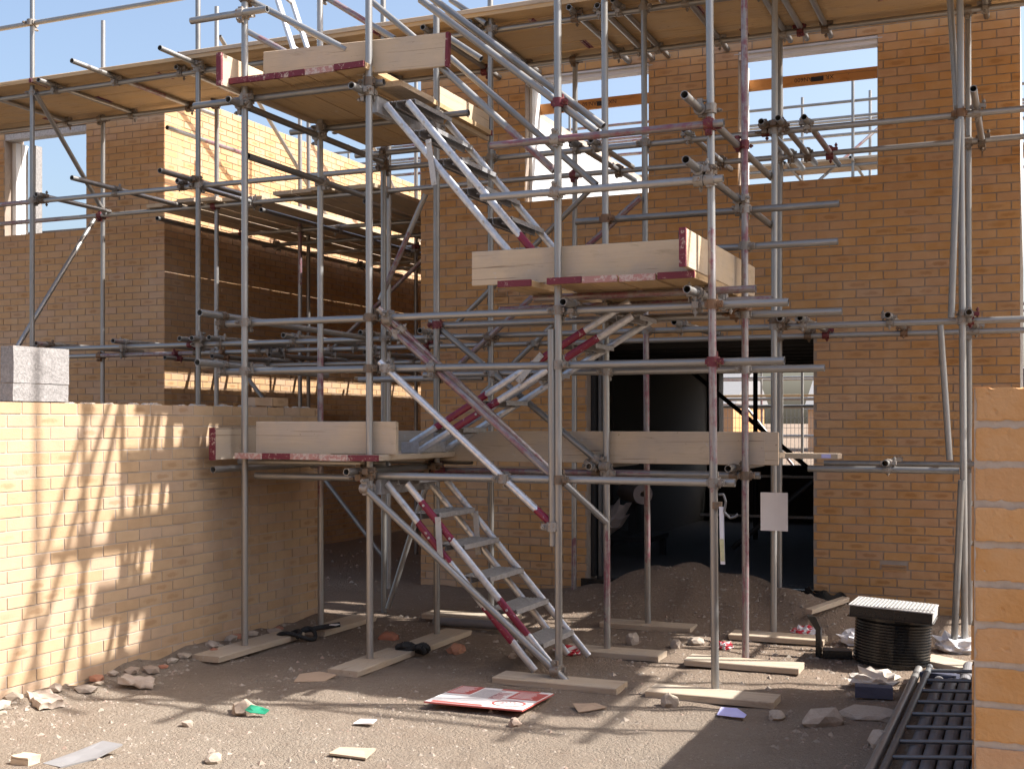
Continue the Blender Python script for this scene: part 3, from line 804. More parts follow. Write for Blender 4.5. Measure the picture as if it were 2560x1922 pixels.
TOWER=[
 ('standard',(-5.114, 7.15, -0.02),(-5.114, 7.15, 6.1),(0, 0)),
 ('standard',(-4.096, 7.15, -0.02),(-4.108, 7.15, 6.1),(0, 0)),
 ('standard',(-2.728, 7.15, -0.02),(-2.739, 7.15, 6.1),(0, 0)),
 ('standard',(-1.723, 7.15, -0.02),(-1.778, 7.15, 6.7),(0.2, 0.41)),
 ('standard',(-5.124, 8.17, -0.02),(-5.133, 8.17, 6.1),(0.16, 0.37)),
 ('standard',(-4.102, 8.17, -0.02),(-4.107, 8.17, 6.1),(0, 0)),
 ('standard',(-2.748, 8.17, -0.02),(-2.776, 8.17, 6.1),(0.05, 0.14)),
 ('standard',(-1.76, 8.17, -0.02),(-1.771, 8.17, 6.1),(0, 0.9)),
 ('standard',(-2.766, 7.145, 0.86),(-2.777, 7.145, 2.23),(0, 0)),
 ('ledger',(-4.093, 7.2, 1.278),(-1.614, 7.2, 1.278),(0, 0)),
 ('ledger',(-4.78, 8.22, 1.28),(-1.672, 8.22, 1.28),(0.1, 0.75)),
 ('ledger',(-5.054, 7.2, 1.262),(-4.187, 7.2, 1.262),(0, 0)),
 ('transom',(-5.241, 7.26, 1.36),(-4.024, 7.26, 1.36),(0, 0)),
 ('transom',(-5.586, 8.29, 1.345),(-3.865, 8.29, 1.345),(0, 0)),
 ('transom',(-5.26, 6.98, 1.31),(-5.26, 8.4, 1.31),(0, 0)),
 ('transom',(-4.18, 6.98, 1.31),(-4.18, 8.4, 1.31),(0, 0)),
 ('transom',(-2.846, 8.05, 1.33),(-2.846, 9.2, 1.33),(0, 0)),
 ('transom',(-1.852, 8.05, 1.33),(-1.852, 9.2, 1.33),(0, 0)),
 ('ledger',(-5.305, 7.2, 2.35),(-1.297, 7.2, 2.35),(0, 0)),
 ('ledger',(-5.305, 7.2, 2.005),(-1.32, 7.2, 2.005),(0, 0)),
 ('ledger',(-4.1, 8.22, 2.375),(-1.129, 8.22, 2.375),(0, 0)),
 ('ledger',(-4.237, 8.22, 2.003),(-1.241, 8.22, 2.003),(0, 0)),
 ('ledger',(-4.951, 8.47, 1.985),(-3.857, 8.47, 1.985),(0, 0)),
 ('transom',(-3.039, 7.5, 2.47),(-1.551, 7.5, 2.47),(0, 1)),
 ('transom',(-3.45, 7.87, 2.44),(-1.523, 7.87, 2.44),(0, 1)),
 ('transom',(-5.338, 6.93, 2.41),(-5.338, 9.3, 2.38),(0, 0)),
 ('transom',(-5.334, 6.9, 2.06),(-5.334, 8.6, 2.03),(0, 0)),
 ('transom',(-1.814, 6.78, 3.524),(-1.814, 9.35, 3.524),(0, 0)),
 ('transom',(-1.812, 6.8, 3.155),(-1.812, 9.35, 3.155),(0, 0)),
 ('transom',(-1.845, 6.95, 2.425),(-1.845, 8.5, 2.425),(0, 0)),
 ('transom',(-2.644, 7.0, 2.385),(-2.644, 8.4, 2.385),(0, 0)),
 ('guard_rail',(-3.177, 7.1, 3.42),(-1.658, 7.1, 3.42),(0, 0.98)),
 ('guard_rail',(-3.245, 7.1, 3.09),(-1.663, 7.1, 3.09),(0, 0)),
 ('guard_rail',(-3.003, 8.22, 3.09),(-1.147, 8.22, 3.09),(0, 0)),
 ('guard_rail',(-2.82, 8.22, 2.84),(-1.155, 8.22, 2.84),(0, 0)),
 ('ledger',(-5.591, 7.2, 3.947),(-4.015, 7.2, 3.947),(0, 0)),
 ('ledger',(-5.436, 8.22, 3.965),(-3.859, 8.22, 3.965),(0, 0)),
 ('ledger',(-5.414, 9.2, 3.975),(-4.742, 9.2, 3.975),(0, 0)),
 ('transom',(-5.133, 6.98, 3.894),(-5.133, 9.2, 3.894),(0, 0)),
 ('guard_rail',(-5.101, 7.17, 3.533),(-5.101, 8.9, 3.533),(0, 0)),
 ('transom',(-4.141, 6.98, 3.883),(-4.141, 8.35, 3.883),(0, 0)),
 ('guard_rail',(-5.542, 7.1, 4.53),(-4.89, 7.1, 4.53),(0, 0)),
 ('aluminium_handrail',(-4.03, 7.17, 2.049),(-2.765, 7.17, 0.979),(0.9, 1.1)),
 ('brace',(-4.034, 7.15, 2.413),(-2.731, 8.11, 0.934),(0, 0.75)),
 ('handrail',(-4.048, 7.23, 2.338),(-2.816, 7.23, 1.306),(0, 1)),
 ('handrail',(-4.185, 8.22, 2.42),(-2.75, 8.12, 1.326),(0, 0)),
 ('brace',(-4.123, 7.09, 1.217),(-2.627, 7.09, -0.0),(0, 0)),
 ('handrail',(-3.738, 7.2, 4.469),(-2.491, 7.2, 3.467),(0, 0)),
 ('handrail',(-3.693, 7.27, 4.501),(-2.472, 7.27, 3.516),(0, 0)),
 ('handrail',(-4.013, 8.22, 4.396),(-2.847, 8.22, 3.344),(0, 0)),
 ('handrail',(-3.607, 7.25, 4.017),(-2.796, 7.25, 3.257),(0.6, 1)),
 ('handrail',(-4.798, 8.22, 5.005),(-4.305, 8.22, 4.574),(0, 0)),
 ('handrail',(-5.163, 8.22, 5.04),(-4.493, 8.22, 4.598),(0.2, 0.7)),
 ('handrail',(-5.164, 7.21, 4.682),(-4.31, 7.21, 4.203),(0, 0)),
 ('handrail',(-5.855, 8.23, 4.829),(-5.488, 8.23, 4.618),(0.3, 1)),
 ('handrail',(-4.486, 9.19, 5.211),(-4.156, 9.19, 4.966),(0, 0)),
 ('handrail',(-4.064, 8.27, 4.574),(-3.779, 8.27, 4.373),(0, 0)),
 ('ledger',(-3.2, 7.2, 4.97),(0.35, 7.2, 4.97),(0, 0)),
 ('ledger',(-3.2, 8.22, 4.97),(0.35, 8.22, 4.97),(0, 0)),
 ('guard_rail',(-3.2, 7.2, 5.05),(0.45, 7.2, 6.05),(0, 0)),
 ('guard_rail',(-3.2, 7.2, 5.45),(0.45, 7.2, 6.45),(0, 0)),
 ('transom',(-2.69, 6.9, 5.02),(-2.69, 9.5, 5.02),(0, 0)),
 ('transom',(-1.69, 6.9, 5.02),(-1.69, 9.5, 5.02),(0, 0)),
 ('transom',(-0.9, 6.9, 5.02),(-0.9, 9.5, 5.02),(0, 0)),
 ('transom',(0.06, 6.9, 5.02),(0.06, 9.5, 5.02),(0, 0)),
 ('standard',(0.02, 7.4, -0.02),(0.02, 7.4, 8.2),(0, 0)),
]

# ------------------------------------------------------------------ scaffolding
TR = .02415
def tube_mesh(L, n=14):
    b = MB(); ro, ri = TR, .0205
    vs = []
    for z, r in ((0, ri), (0, ro), (L, ro), (L, ri)):
        vs += [(r * math.cos(2*math.pi*i/n), r * math.sin(2*math.pi*i/n), z) for i in range(n)]
    ring = lambda a, c: [(a*n+i, a*n+(i+1) % n, c*n+(i+1) % n, c*n+i) for i in range(n)]
    b.add(vs, ring(0, 1)); b.add(vs, ring(1, 2), smooth=True); b.add(vs, ring(2, 3)); b.add(vs, ring(3, 0), smooth=True)
    m = b.mesh('tube', M_tube)
    return m
def zmat(p, d, y=(0, 1, 0)):
    z = Vector(d).normalized(); x = Vector(y).cross(z)
    if x.length < 1e-4: x = Vector((1, 0, 0)).cross(z)
    x.normalize(); yy = z.cross(x)
    return Matrix(((x.x, yy.x, z.x, p[0]), (x.y, yy.y, z.y, p[1]), (x.z, yy.z, z.z, p[2]), (0, 0, 0, 1)))
def tube(parent, kind, a, b, paint=(0, 0)):
    a = Vector(a); b = Vector(b)
    o = put(kind, tube_mesh((b - a).length), parent, zmat(a, b - a))
    o.color = (paint[0], paint[1], 9, 1)
    if kind == 'aluminium_handrail': o.data.materials[0] = M_alu
    return o

def coupler_mesh():
    b = MB(); r = .0315
    # ring on tube one (axis z, centre y=+.026) and ring on tube two (axis x, centre y=-.026)
    b.tube((0, .0255, -.026), (0, .0255, .026), r, 10); b.tube((-.026, -.0255, 0), (.026, -.0255, 0), r, 10)
    b.box(-.02, .02, -.01, .01, -.02, .02)
    # flap lugs, bolts and nuts
    b.box(.024, .058, .012, .040, -.017, .017); b.tube((.046, .075, 0), (.046, -.012, 0), .0065, 6); b.tube((.046, .052, 0), (.046, .064, 0), .0125, 6)
    b.box(-.040, -.024, .014, .036, -.014, .014)
    b.box(-.017, .017, -.040, -.012, -.058, -.024); b.tube((0, -.075, -.046), (0, .012, -.046), .0065, 6); b.tube((0, -.052, -.046), (0, -.064, -.046), .0125, 6)
    b.box(-.014, .014, -.036, -.014, .024, .040)
    return b.mesh('coupler', M_coup)
CM = coupler_mesh()
def closest(p, q, r, s):
    u = q - p; v = s - r; w = p - r
    a = u.dot(u); bb = u.dot(v); c = v.dot(v); d = u.dot(w); e = v.dot(w); D = a * c - bb * bb
    if D < 1e-6 * a * c: return None
    t1 = (bb * e - c * d) / D; t2 = (a * e - bb * d) / D
    if not (-.01 < t1 < 1.01 and -.01 < t2 < 1.01): return None
    return p + u * t1, r + v * t2
def couple(parent, tubes, limit=290):
    n = 0; done = []
    for i in range(len(tubes)):
        for j in range(i + 1, len(tubes)):
            a = tubes[i]; c = tubes[j]
            cp = closest(Vector(a[1]), Vector(a[2]), Vector(c[1]), Vector(c[2]))
            if not cp: continue
            P, Q = cp; g = (P - Q).length
            if g > .085 or n >= limit: continue
            d1 = (Vector(a[2]) - Vector(a[1])).normalized(); d2 = (Vector(c[2]) - Vector(c[1])).normalized()
            yv = d2.cross(d1)
            if yv.length < .25: continue
            yv.normalize()
            if g > .01 and yv.dot(P - Q) < 0: yv = -yv
            mid = (P + Q) / 2
            if any((mid - o).length < .05 for o in done): continue
            done.append(mid)
            z = d1; x = yv.cross(z)
            if random.random() < .5: z = -z; x = yv.cross(z)
            k = 1.0
            M = Matrix(((x.x, yv.x, z.x, mid.x), (x.y, yv.y, z.y, mid.y), (x.z, yv.z, z.z, mid.z), (0, 0, 0, 1)))
            put('coupler', CM, parent, M @ Matrix.Diagonal((1.12, max(.95, g / .052) if g > .03 else 1.05, 1.12, 1))); n += 1
    return n
def clip(a, b):
    return a, b

main = thing('scaffold', 'long tube scaffold with boarded top deck standing along both house fronts', 'scaffold', (-5, 9.9, 0))
tower = thing('scaffold_tower', 'stair tower of steel tubes with three boarded landings in front of house', 'scaffold', (-3.4, 7.65, 0))
for par, lst in ((main, MAIN), (tower, TOWER)):
    for k, a, b, p in lst: tube(par, k, a, b, p)
print('couplers', couple(main, MAIN), couple(tower, TOWER))

_bd = {}
def board(parent, name, p, x, L, w=.225, t=.038, z=(0, 0, 1), mat=None, ends=None, band=False):
    """plank centred on p, length along x, thickness along z"""
    mat = mat or M_wood
    b = MB(); h = t / 2; n = max(2, int(L / .5)); rg = random.uniform(-.004, .004)
    rows = []
    for i in range(n + 1):
        u = -L/2 + L * i / n; s = rg * math.sin(math.pi * i / n * random.uniform(.8, 1.2))
        e = .006 if i in (0, n) else 0
        rows.append([(u, -w/2 + e, -h + s), (u, w/2 - e, -h + s), (u, w/2, h*.75 + s), (u, w/2 - .004, h + s), (u, -w/2 + .004, h + s), (u, -w/2, h*.75 + s)])
    vs = [q for rr in rows for q in rr]; fs = []
    for i in range(n):
        for k in range(6):
            fs.append((i*6+k, (i+1)*6+k, (i+1)*6+(k+1) % 6, i*6+(k+1) % 6))
    fs.append(tuple(range(5, -1, -1))); fs.append(tuple(n*6 + k for k in range(6)))
    fs = [tuple(reversed(f)) for f in fs]
    b.add(vs, fs)
    M = frame(p, x, z) @ Matrix.Rotation(random.uniform(-.006, .006), 4, 'X')
    o = b.build(name, mat, parent, M)
    if ends:
        for sgn in (-1, 1):
            if ends in ('both', 'near' if sgn < 0 else 'far') or ends not in ('near', 'far', 'both'):
                e = MB(); e.box(min(0, -sgn*.022) , max(0, -sgn*.022), -w/2 - .0012, w/2 + .0012, -h - .0012, h + .0012)
                m2 = M_end if random.random() < .8 else M_endpink
                e.build('painted_end', m2, o, M @ Matrix.Translation((sgn * (L/2 + .0012), 0, 0)))
    return o
UX, UY, UZ = Vector((1, 0, 0)), Vector((0, 1, 0)), Vector((0, 0, 1))
# main top deck: planks along the front in staggered lengths
for k in range(6):
    y = 9.27 + k * .2305; x = -13.0 + (k * 1.37) % 3.9 - 3.9
    while x < 2.0:
        L = min(3.9, 2.1 - x); zz = 5.035 + random.uniform(-.003, .006)
        if x + L > -13: board(main, 'deck_board', (x + L/2, y, zz), UX, L - .012, mat=M_wood2, ends='both')
        x += L
board(main, 'deck_board', (-5.35, 9.26, 5.076), UX, 3.9, mat=M_wood, ends='both')
board(main, 'deck_board', (-1.4, 9.27, 5.077), UX, 3.4, mat=M_wood)
board(main, 'toe_board', (-9.9, 9.24, 5.06), UX, 3.4, w=.05, mat=M_sole)
# deck over the gap between the houses
x = -8.66
gaps = [.012, .03, .02, .015, .012, .19, .03, .012, .02, .012, .05]
for k in range(11):
    board(main, 'deck_board', (x + .1125, 14.6 + random.uniform(-.1, .1), 3.95 + random.uniform(-.004, .008)), UY, 8.6, mat=M_wood)
    x += .225 + gaps[k]
# unseen matching lift right of the house, added to shade the dirt mound
for k in range(12):
    board(main, 'deck_board', (.22 + k * .232, 14.4, 3.95), UY, 8.2, mat=M_wood)
for y in (10.5, 13.0, 15.5, 18.0): tube(main, 'ledger', (0, y, 3.88), (3.1, y, 3.88))
# short flat plank at right with a sticker
o = board(main, 'deck_board', (-1.62, 9.42, 1.385), UX, .62, mat=M_wood)
b = MB(); b.box(-1.43, -1.36, 9.3065, 9.309, 1.372, 1.402); b.build('sticker', M_lilac, o)
# landing 1
for k in range(5): board(tower, 'deck_board', (-5.0 + k * .229, 7.74, 1.404 + random.uniform(-.003, .003)), UY, 1.42, ends='both')
board(tower, 'toe_board', (-4.487, 7.215, 1.535), UX, 1.127, z=(0, -1, 0))
board(tower, 'toe_board', (-5.25, 7.6, 1.49), UY, 1.3, z=(1, 0, 0), ends='both')
board(tower, 'toe_board', (-3.1, 8.235, 1.463), UX, 2.92, w=.228, z=(0, -1, 0))
board(tower, 'toe_board', (-1.60, 8.24, 1.463), UX, .10, w=.225, z=(0, -1, 0))
for k, y in enumerate((8.46, 8.69, 8.92)): board(tower, 'deck_board', (-3.2 + .05*k, y, 1.404), UX, 2.9, mat=M_wood)
# landing 2
for xc in (-2.99, -2.653, -2.42, -2.178, -1.937): board(tower, 'deck_board', (xc, 7.75, 2.522 + random.uniform(-.003, .003)), UY, 1.42, mat=M_wood2, ends='both')
board(tower, 'toe_board', (-2.63, 7.215, 2.648), UX, 1.45, z=(0, -1, 0))
board(tower, 'toe_board', (-1.845, 7.82, 2.66), UY, 1.94, z=(1, 0, 0), ends='near')
# landing 3
for k in range(5): board(tower, 'deck_board', (-5.125 + k * .232, 8.1, 4.037 + random.uniform(-.004, .004)), UY, 2.12, mat=M_wood2, ends='both')
board(tower, 'deck_board', (-4.03, 7.56, 3.965), UY, .5, w=.18, mat=M_wood)
board(tower, 'toe_board', (-4.26, 7.215, 4.135), (1, 0, -.03), 1.46, z=(0, -1, 0), ends='far')
board(tower, 'toe_board', (-5.19, 7.55, 4.106), UY, 1.2, z=(1, 0, 0), ends='near')
board(tower, 'toe_board', (-4.15, 8.74, 4.10), UY, .92, z=(1, 0, 0))
# upper deck that the stairs lead to, above the picture
for xc in (-2.96, -2.73, -2.53, -2.10, -1.73, -1.345, -.92, -.69, -.46, -.23, .0):
    board(tower, 'deck_board', (xc, 7.66, 5.062), UY, .56, w=.2 if -2.4 < xc < -1 else .225, mat=M_wood)  # unseen boards stand in for stair treads, spaced to pass sun patches
for k in range(6):
    y = 8.0 + k * .232
    for a, c in (((-3.1, -2.38), (-1.95, .18)) if k in (1,) else ((-3.1, .18),)):
        board(tower, 'deck_board', ((a + c) / 2, y + .02, 5.062), UX, c - a, mat=M_wood)
for k in range(9):
    board(tower, 'deck_board', (.29 + k * .233, 8.57, 5.062), UY, 1.24, mat=M_wood)
for z in (5.6, 6.05):
    tube(tower, 'guard_rail', (.4, 7.85, z), (3.1, 7.85, z)); tube(tower, 'guard_rail', (2.9, 7.6, z + .05), (2.9, 9.6, z + .05))
for x, y in ((2.9, 7.9), (1.6, 7.9), (2.9, 9.2), (1.5, 9.2)): tube(main, 'standard', (x, y, 0), (x, y, 6.2))
for z in (1.3, 2.4, 3.9, 5.0): tube(main, 'ledger', (.34, 9.0, z), (.34, 18.0, z))
for y in (10.9, 12.7, 14.6, 16.5): tube(main, 'standard', (.30, y, 0), (.30, y, 6.2))
for y, z in ((10.87, 1.3), (10.87, 2.4), (10.87, 3.9), (10.86, 4.6)):
    b = MB(); b.tube((-.02, y - .35, z), (.02, y - .35, z), .03, 10); b.build('end_cap', M_yellow, main)

# ------------------------------------------------------------------ aluminium stair flights
def flight(label, bars, y0, y1, treads, paint, wdt=.2, link=None):
    a0 = bars[0][0]
    t = thing('stair_flight', label, 'stairs', (a0[0], (y0 + y1) / 2, min(bars[0][0][1], bars[0][1][1])))
    for s, y in enumerate((y0, y1)):
        for k, (p, q) in enumerate(bars):
            P = Vector((p[0], y, p[1])); Q = Vector((q[0], y, q[1])); d = Q - P
            b = MB(); b.tube((0, 0, 0), (0, 0, d.length), .0255, 14, sx=.55)
            o = b.build('stringer', M_alu, t, zmat(P, d, (d.z, 0, -d.x)))
            pa = paint[(s * 2 + k) % len(paint)]
            o.color = (pa[0], pa[1], pa[2] if len(pa) > 2 else 9, 1)
            for f in (.12, .3, .5, .68, .86):
                c = P + d * f
                bb = MB(); bb.tube((c.x, y - .019, c.z), (c.x, y + .019, c.z), .009, 8); bb.build('bolt', M_zinc, o)
        if link:
            (x0, z0), (x1, z1) = link
            P = Vector((x0, y - .024, z0)); Q = Vector((x1, y - .024, z1)); d = Q - P
            b = MB(); b.box(-.02, .02, -.004, .004, -.02, d.length + .02); b.tube((0, -.01, 0), (0, .01, 0), .011, 8); b.tube((0, -.01, d.length), (0, .01, d.length), .011, 8)
            b.build('link_strap', M_zinc, t, zmat(P, d, (0, 1, 0)))
    for (x, z, w) in treads:
        b = MB(); yy0, yy1 = y0 + .018, y1 - .018
        L = (yy1 - yy0)
        b.box(-w/2, w/2, -L/2, L/2, -.004, .0)
        for i in range(9):
            u = -w/2 + (i + .5) * w / 9; b.box(u - .005, u + .005, -L/2, L/2, 0.0, .003)
        b.box(-w/2, -w/2 + .004, -L/2, L/2, -.03, -.004); b.box(w/2 - .004, w/2, -L/2, L/2, -.03, -.004)
        for u in (-w*.18, w*.18):
            b.box(u - .002, u + .002, -L/2 - .0, L/2, -.04, -.004); b.box(u - .012, u + .012, -L/2, L/2, -.043, -.04)
        b.build('tread', M_tread, t, Matrix.Translation((x, (y0+y1)/2, z)))
    return t
def on(bar, z):
    (x0, z0), (x1, z1) = bar; return x0 + (x1 - x0) * (z - z0) / (z1 - z0)
b1 = ((-4.02, 1.225), (-2.93, .035)); b2 = ((-3.865, 1.225), (-2.775, .035))
f1 = flight('aluminium stair flight with magenta paint patches rising from the ground to the lowest landing', [b1, b2], 7.25, 7.85,
    [((on(b1, z) + on(b2, z)) / 2 + .03, z, .215) for z in (1.03, .825, .62, .415, .21)] + [(-3.9, 1.262, .24)], [(.22, .44, .76), (.1, .31, .72), (2, 2), (2, 2)], link=((-3.62, .99), (-3.60, .72)))
c1 = ((-4.04, 3.815), (-2.955, 2.565)); c2 = ((-3.87, 3.815), (-2.79, 2.565))
f3 = flight('bright aluminium stair flight climbing left from the middle landing to the top landing', [c1, c2], 7.27, 7.87,
    [((on(c1, z) + on(c2, z)) / 2 + .03, z, .21) for z in (3.62, 3.41, 3.20, 2.99, 2.78)] + [(-3.93, 3.835, .22)], [(.86, 1.1), (.76, .95), (2, 2), (2, 2)], link=((-3.70, 3.52), (-3.66, 3.25)))
d1 = ((-4.05, 1.492), (-2.42, 2.44)); d2 = ((-4.02, 1.42), (-2.40, 2.345))
f2 = flight('back stair flight with dark red painted stringers rising right to the middle landing', [d1, d2], 7.66, 8.08,
    [((on(d1, z)) + .05, z - .03, .24) for z in (1.63, 1.82, 2.01, 2.2, 2.38)], [(.12, .36), (.17, .4), (2, 2), (2, 2)], link=((-3.05, 2.09), (-3.2, 1.93)))
# red upper ends of the back flight
for s, (p, q) in enumerate((d1, d2)):
    P = Vector((p[0], 7.66, p[1])); Q = Vector((q[0], 7.66, q[1])); d = Q - P
    b = MB(); b.tube((0, 0, 0), (0, 0, .42), .0262, 14, sx=.58)
    o = b.build('painted_sleeve', M_alu, f2, zmat(P + d.normalized() * (1.1 + .07*s), d, (d.z, 0, -d.x))); o.color = (-1, 2, 9, 1)
b = MB(); b.box(-4.12, -3.98, 7.64, 8.1, 1.424, 1.5); o = b.build('hook_plate', M_alu, f2); o.color = (9, 9, 9, 1)
for fl, x, z in ((f1, -4.06, 1.2), (f3, -4.085, 3.80)):
    b = MB(); b.box(x - .03, x + .015, 7.2, 7.95, z - .05, z + .06); o = b.build('hook_plate', M_alu, fl); o.color = (9, 9, 9, 1)

# ladder standing on the top landing
ld = thing('ladder', 'pale ladder standing on the top landing and leaving the picture', 'ladder', (-5.3, 8.53, 4.06))
for a, c in (((-5.27, 8.35, 4.06), (-5.74, 8.35, 5.35)), ((-5.33, 8.72, 4.06), (-5.80, 8.72, 5.35))):
    a = Vector(a); d = Vector(c) - a
    b = MB(); b.tube((0, 0, 0), (0, 0, d.length), .036, 12, sx=.6); o = b.build('rail', M_alu, ld, zmat(a, d)); o.color = (.1, .3, 9, 1)
for i in range(5):
    t = .12 + i * .19; p = Vector((-5.27 - .47*t, 8.36, 4.06 + 1.29*t)); q = Vector((-5.33 - .47*t, 8.71, 4.06 + 1.29*t))
    b = MB(); b.tube(p, q, .014, 8); o = b.build('rung', M_alu, ld); o.color = (9, 9, 9, 1)

# ------------------------------------------------------------------ sole boards
SB = [((-4.07, 7.15), 0, .8, 'sole board pointing at the house under the second front standard from the garden wall'),
      ((-5.13, 7.25), 0, 1.05, 'dusty sole board along the foot of the garden wall under the corner standard'),
      ((-5.06, 8.35), 0, .8, 'sole board in deep shade at the far end of the garden wall'),
      ((-4.04, 8.05), 0, .74, 'sole board in the shade behind the foot of the stair tower'),
      ((-2.69, 7.06), 1, .82, 'sole board carrying the foot of the lowest stair flight'),
      ((-2.69, 8.13), 1, .72, 'rounded pale sole board behind the foot of the stairs, half lit'),
      ((-2.77, 9.25), 1, .74, 'sole board at the foot of the reddish dirt mound'),
      ((-1.71, 7.03), 1, .76, 'front right sole board crossed by shadow with a round stone against it'),
      ((-1.74, 8.02), 1, .76, 'sunlit sole board behind the front right one'),
      ((-1.72, 9.12), 1, .7, 'sole board by the red and white wrapper near the black chamber'),
      ((-.47, 8.62), 2, .5, 'sole board beside the black chamber under paired standards')]
for (x, y), d, L, lab in SB:
    ux = (UY, UX, Vector((.8, -.6, 0)))[d]
    o = board(None, 'sole_board', (x, y, hgt(x, y) + .022), ux, L, w=.225, t=.04, mat=M_sole)
    tag(o, lab, 'board', 'sole boards under the standards')

# ------------------------------------------------------------------ stones, gravel
def rock(name, x, y, sx, sy, sz, mat, seed, rz=0.0, sub=2, sink=.25):
    bm = bmesh.new(); bmesh.ops.create_icosphere(bm, subdivisions=sub, radius=1)
    for v in bm.verts:
        n = v.co.normalized(); k = 1 + .38 * noise.noise(n * 1.4 + Vector((seed, 0, 0))) + .16 * noise.noise(n * 3.5 + Vector((0, seed, 0)))
        v.co = Vector((n.x * sx * k, n.y * sy * k, max(-.7, n.z * k) * sz))
    m = bpy.data.meshes.new(name); bm.to_mesh(m); bm.free(); m.materials.append(mat)
    return put(name, m, None, Matrix.Translation((x, y, hgt(x, y) + sz * (.7 - sink))) @ Matrix.Rotation(rz, 4, 'Z'))
g = MB()
OCT = [(1,0,0),(-1,0,0),(0,1,0),(0,-1,0),(0,0,1),(0,0,-1)]
OF = [(0,2,4),(2,1,4),(1,3,4),(3,0,4),(2,0,5),(1,2,5),(3,1,5),(0,3,5)]
def pebble(x, y, s, z=None):
    z = hgt(x, y) if z is None else z
    a = random.uniform(0, 6.28); ca, sa = math.cos(a), math.sin(a); vs = []
    for p in OCT:
        k = s * random.uniform(.65, 1.25); q = (p[0]*k, p[1]*k*random.uniform(.6, 1), p[2]*k*.6)
        vs.append((x + q[0]*ca - q[1]*sa, y + q[0]*sa + q[1]*ca, z + q[2] - s*.05))
    g.add(vs, OF, rnd=random.uniform(.001, .999))
for i in range(40000):
    x = random.uniform(-5.3, -.15); y = 3.9 + 6.4 * random.random() ** 1.25
    if noise.noise(Vector((x*1.7, y*1.7, 4))) + .35 < random.random() * .9: continue
    s = .003 + .011 * random.random() ** 4
    pebble(x, y, s)
for i in range(900):
    x = random.uniform(-5.2, -.3); y = random.uniform(4.2, 9.3)
    if noise.noise(Vector((x*1.1, y*1.1, 8))) > -.05: pebble(x, y, .012 + .02 * random.random() ** 2)
for i in range(700):
    pebble(random.gauss(-5.2, .1), random.uniform(4.2, 8.4), .006 + .02 * random.random() ** 2)
for i in range(900):
    x = random.gauss(-2.4, .9); y = random.gauss(9.7, .5)
    if y < 10.65: pebble(x, y, .006 + .022 * random.random() ** 3)
for i in range(420):
    pebble(random.gauss(-1.1, .45), random.gauss(8.7, .5), .008 + .022 * random.random() ** 3)
for i in range(260):
    pebble(random.uniform(-8.5, -5.9), random.uniform(9.5, 15), .01 + .035 * random.random() ** 3)
gr = g.build('gravel', M_gravel); gr['kind'] = 'stuff'
tag(gr, 'loose gravel and crumbs of stone strewn over the dirt', 'gravel')

RK = [(-1.90, 6.76, .055, .045, .05, 'round pale stone leaning on the front right sole board'),
      (-1.02, 6.72, .13, .07, .06, 'long pale rock lying in front of the flat slab at right'),
      (-.69, 6.36, .06, .055, .055, 'dark angular stone near the rungs of the ladder beam'),
      (-2.35, 8.55, .05, .045, .045, 'pale upright stone in front of the sole board below the mound'),
      (-2.25, 8.72, .06, .05, .04, 'yellowish stone at the right end of the sole board below the mound'),
      (-2.7, 8.6, .05, .04, .06, 'pointed stone in the middle of the shaded dirt'),
      (-3.63, 4.82, .045, .04, .03, 'cream pebble on the sunlit dirt at the bottom edge left of centre'),
      (-4.08, 5.70, .09, .07, .05, 'pinkish lump of earth behind the green plastic scrap'),
      (-4.2, 5.35, .03, .03, .025, 'small grey stone on the tip of the shadow at lower left'),
      (-2.55, 6.02, .035, .03, .03, 'reddish stone on the sunlit dirt below the fallen sign'),
      (-1.28, 6.75, .08, .05, .035, 'grey flat stone between the lilac paper and the long rock'),
      (-3.3, 7.75, .03, .028, .025, 'little cream stone in the shade right of the orange lump')]
for i, (x, y, a, b_, c, lab) in enumerate(RK):
    tag(rock('stone', x, y, a, b_, c, M_rock, i * 3.7 + 1, i * .8), lab, 'stone', 'stones lying on the dirt')
tag(rock('stone_slab', -.8, 7.0, .19, .15, .035, M_rock, 41, .4), 'broad flat pinkish slab of stone beside the ladder beam', 'stone')
tag(rock('brick_lump', -3.74, 7.76, .06, .06, .045, M_redbrick, 5), 'round orange brick lump beside the shaded sole board', 'rubble')
tag(rock('brick_lump', -4.45, 8.05, .09, .06, .04, M_redbrick, 9), 'broken red brick pieces in deep shade near the garden wall end', 'rubble')
for i in range(26):
    y = 4.9 + i * .125 + random.uniform(-.04, .04); x = -5.30 + random.uniform(-.05, .10)
    s = random.uniform(.025, .06)
    o = rock('rubble_piece', x, y, s * 1.3, s, s * .55, M_rock if i % 4 else M_redbrick, i * 2.3, i * 1.1, 1)
    tag(o, 'broken mortar piece in the rubble strip along the garden wall foot', 'rubble', 'rubble along the garden wall foot')
# two broken slabs of mortar by the wall
for x, y, rz, lab in ((-5.05, 5.95, .5, 'large broken slab of pale mortar leaning by the garden wall in sun'), (-5.18, 5.32, -.4, 'flat broken mortar slab at the sunny left end of the garden wall')):
    o = block('mortar_slab', -.10, .10, -.07, .07, -.017, .017, M_mortarpale, .022, 5)
    o.matrix_local = Matrix.Translation((x, y, hgt(x, y) + .035)) @ Matrix.Rotation(rz, 4, 'Z') @ Matrix.Rotation(.14, 4, 'Y'); tag(o, lab, 'rubble')
tag(block('brick_bat', -3.14, -3.03, 9.75, 9.83, .04, .10, M_brick), 'buff brick fragment resting on the dirt mound', 'brick')

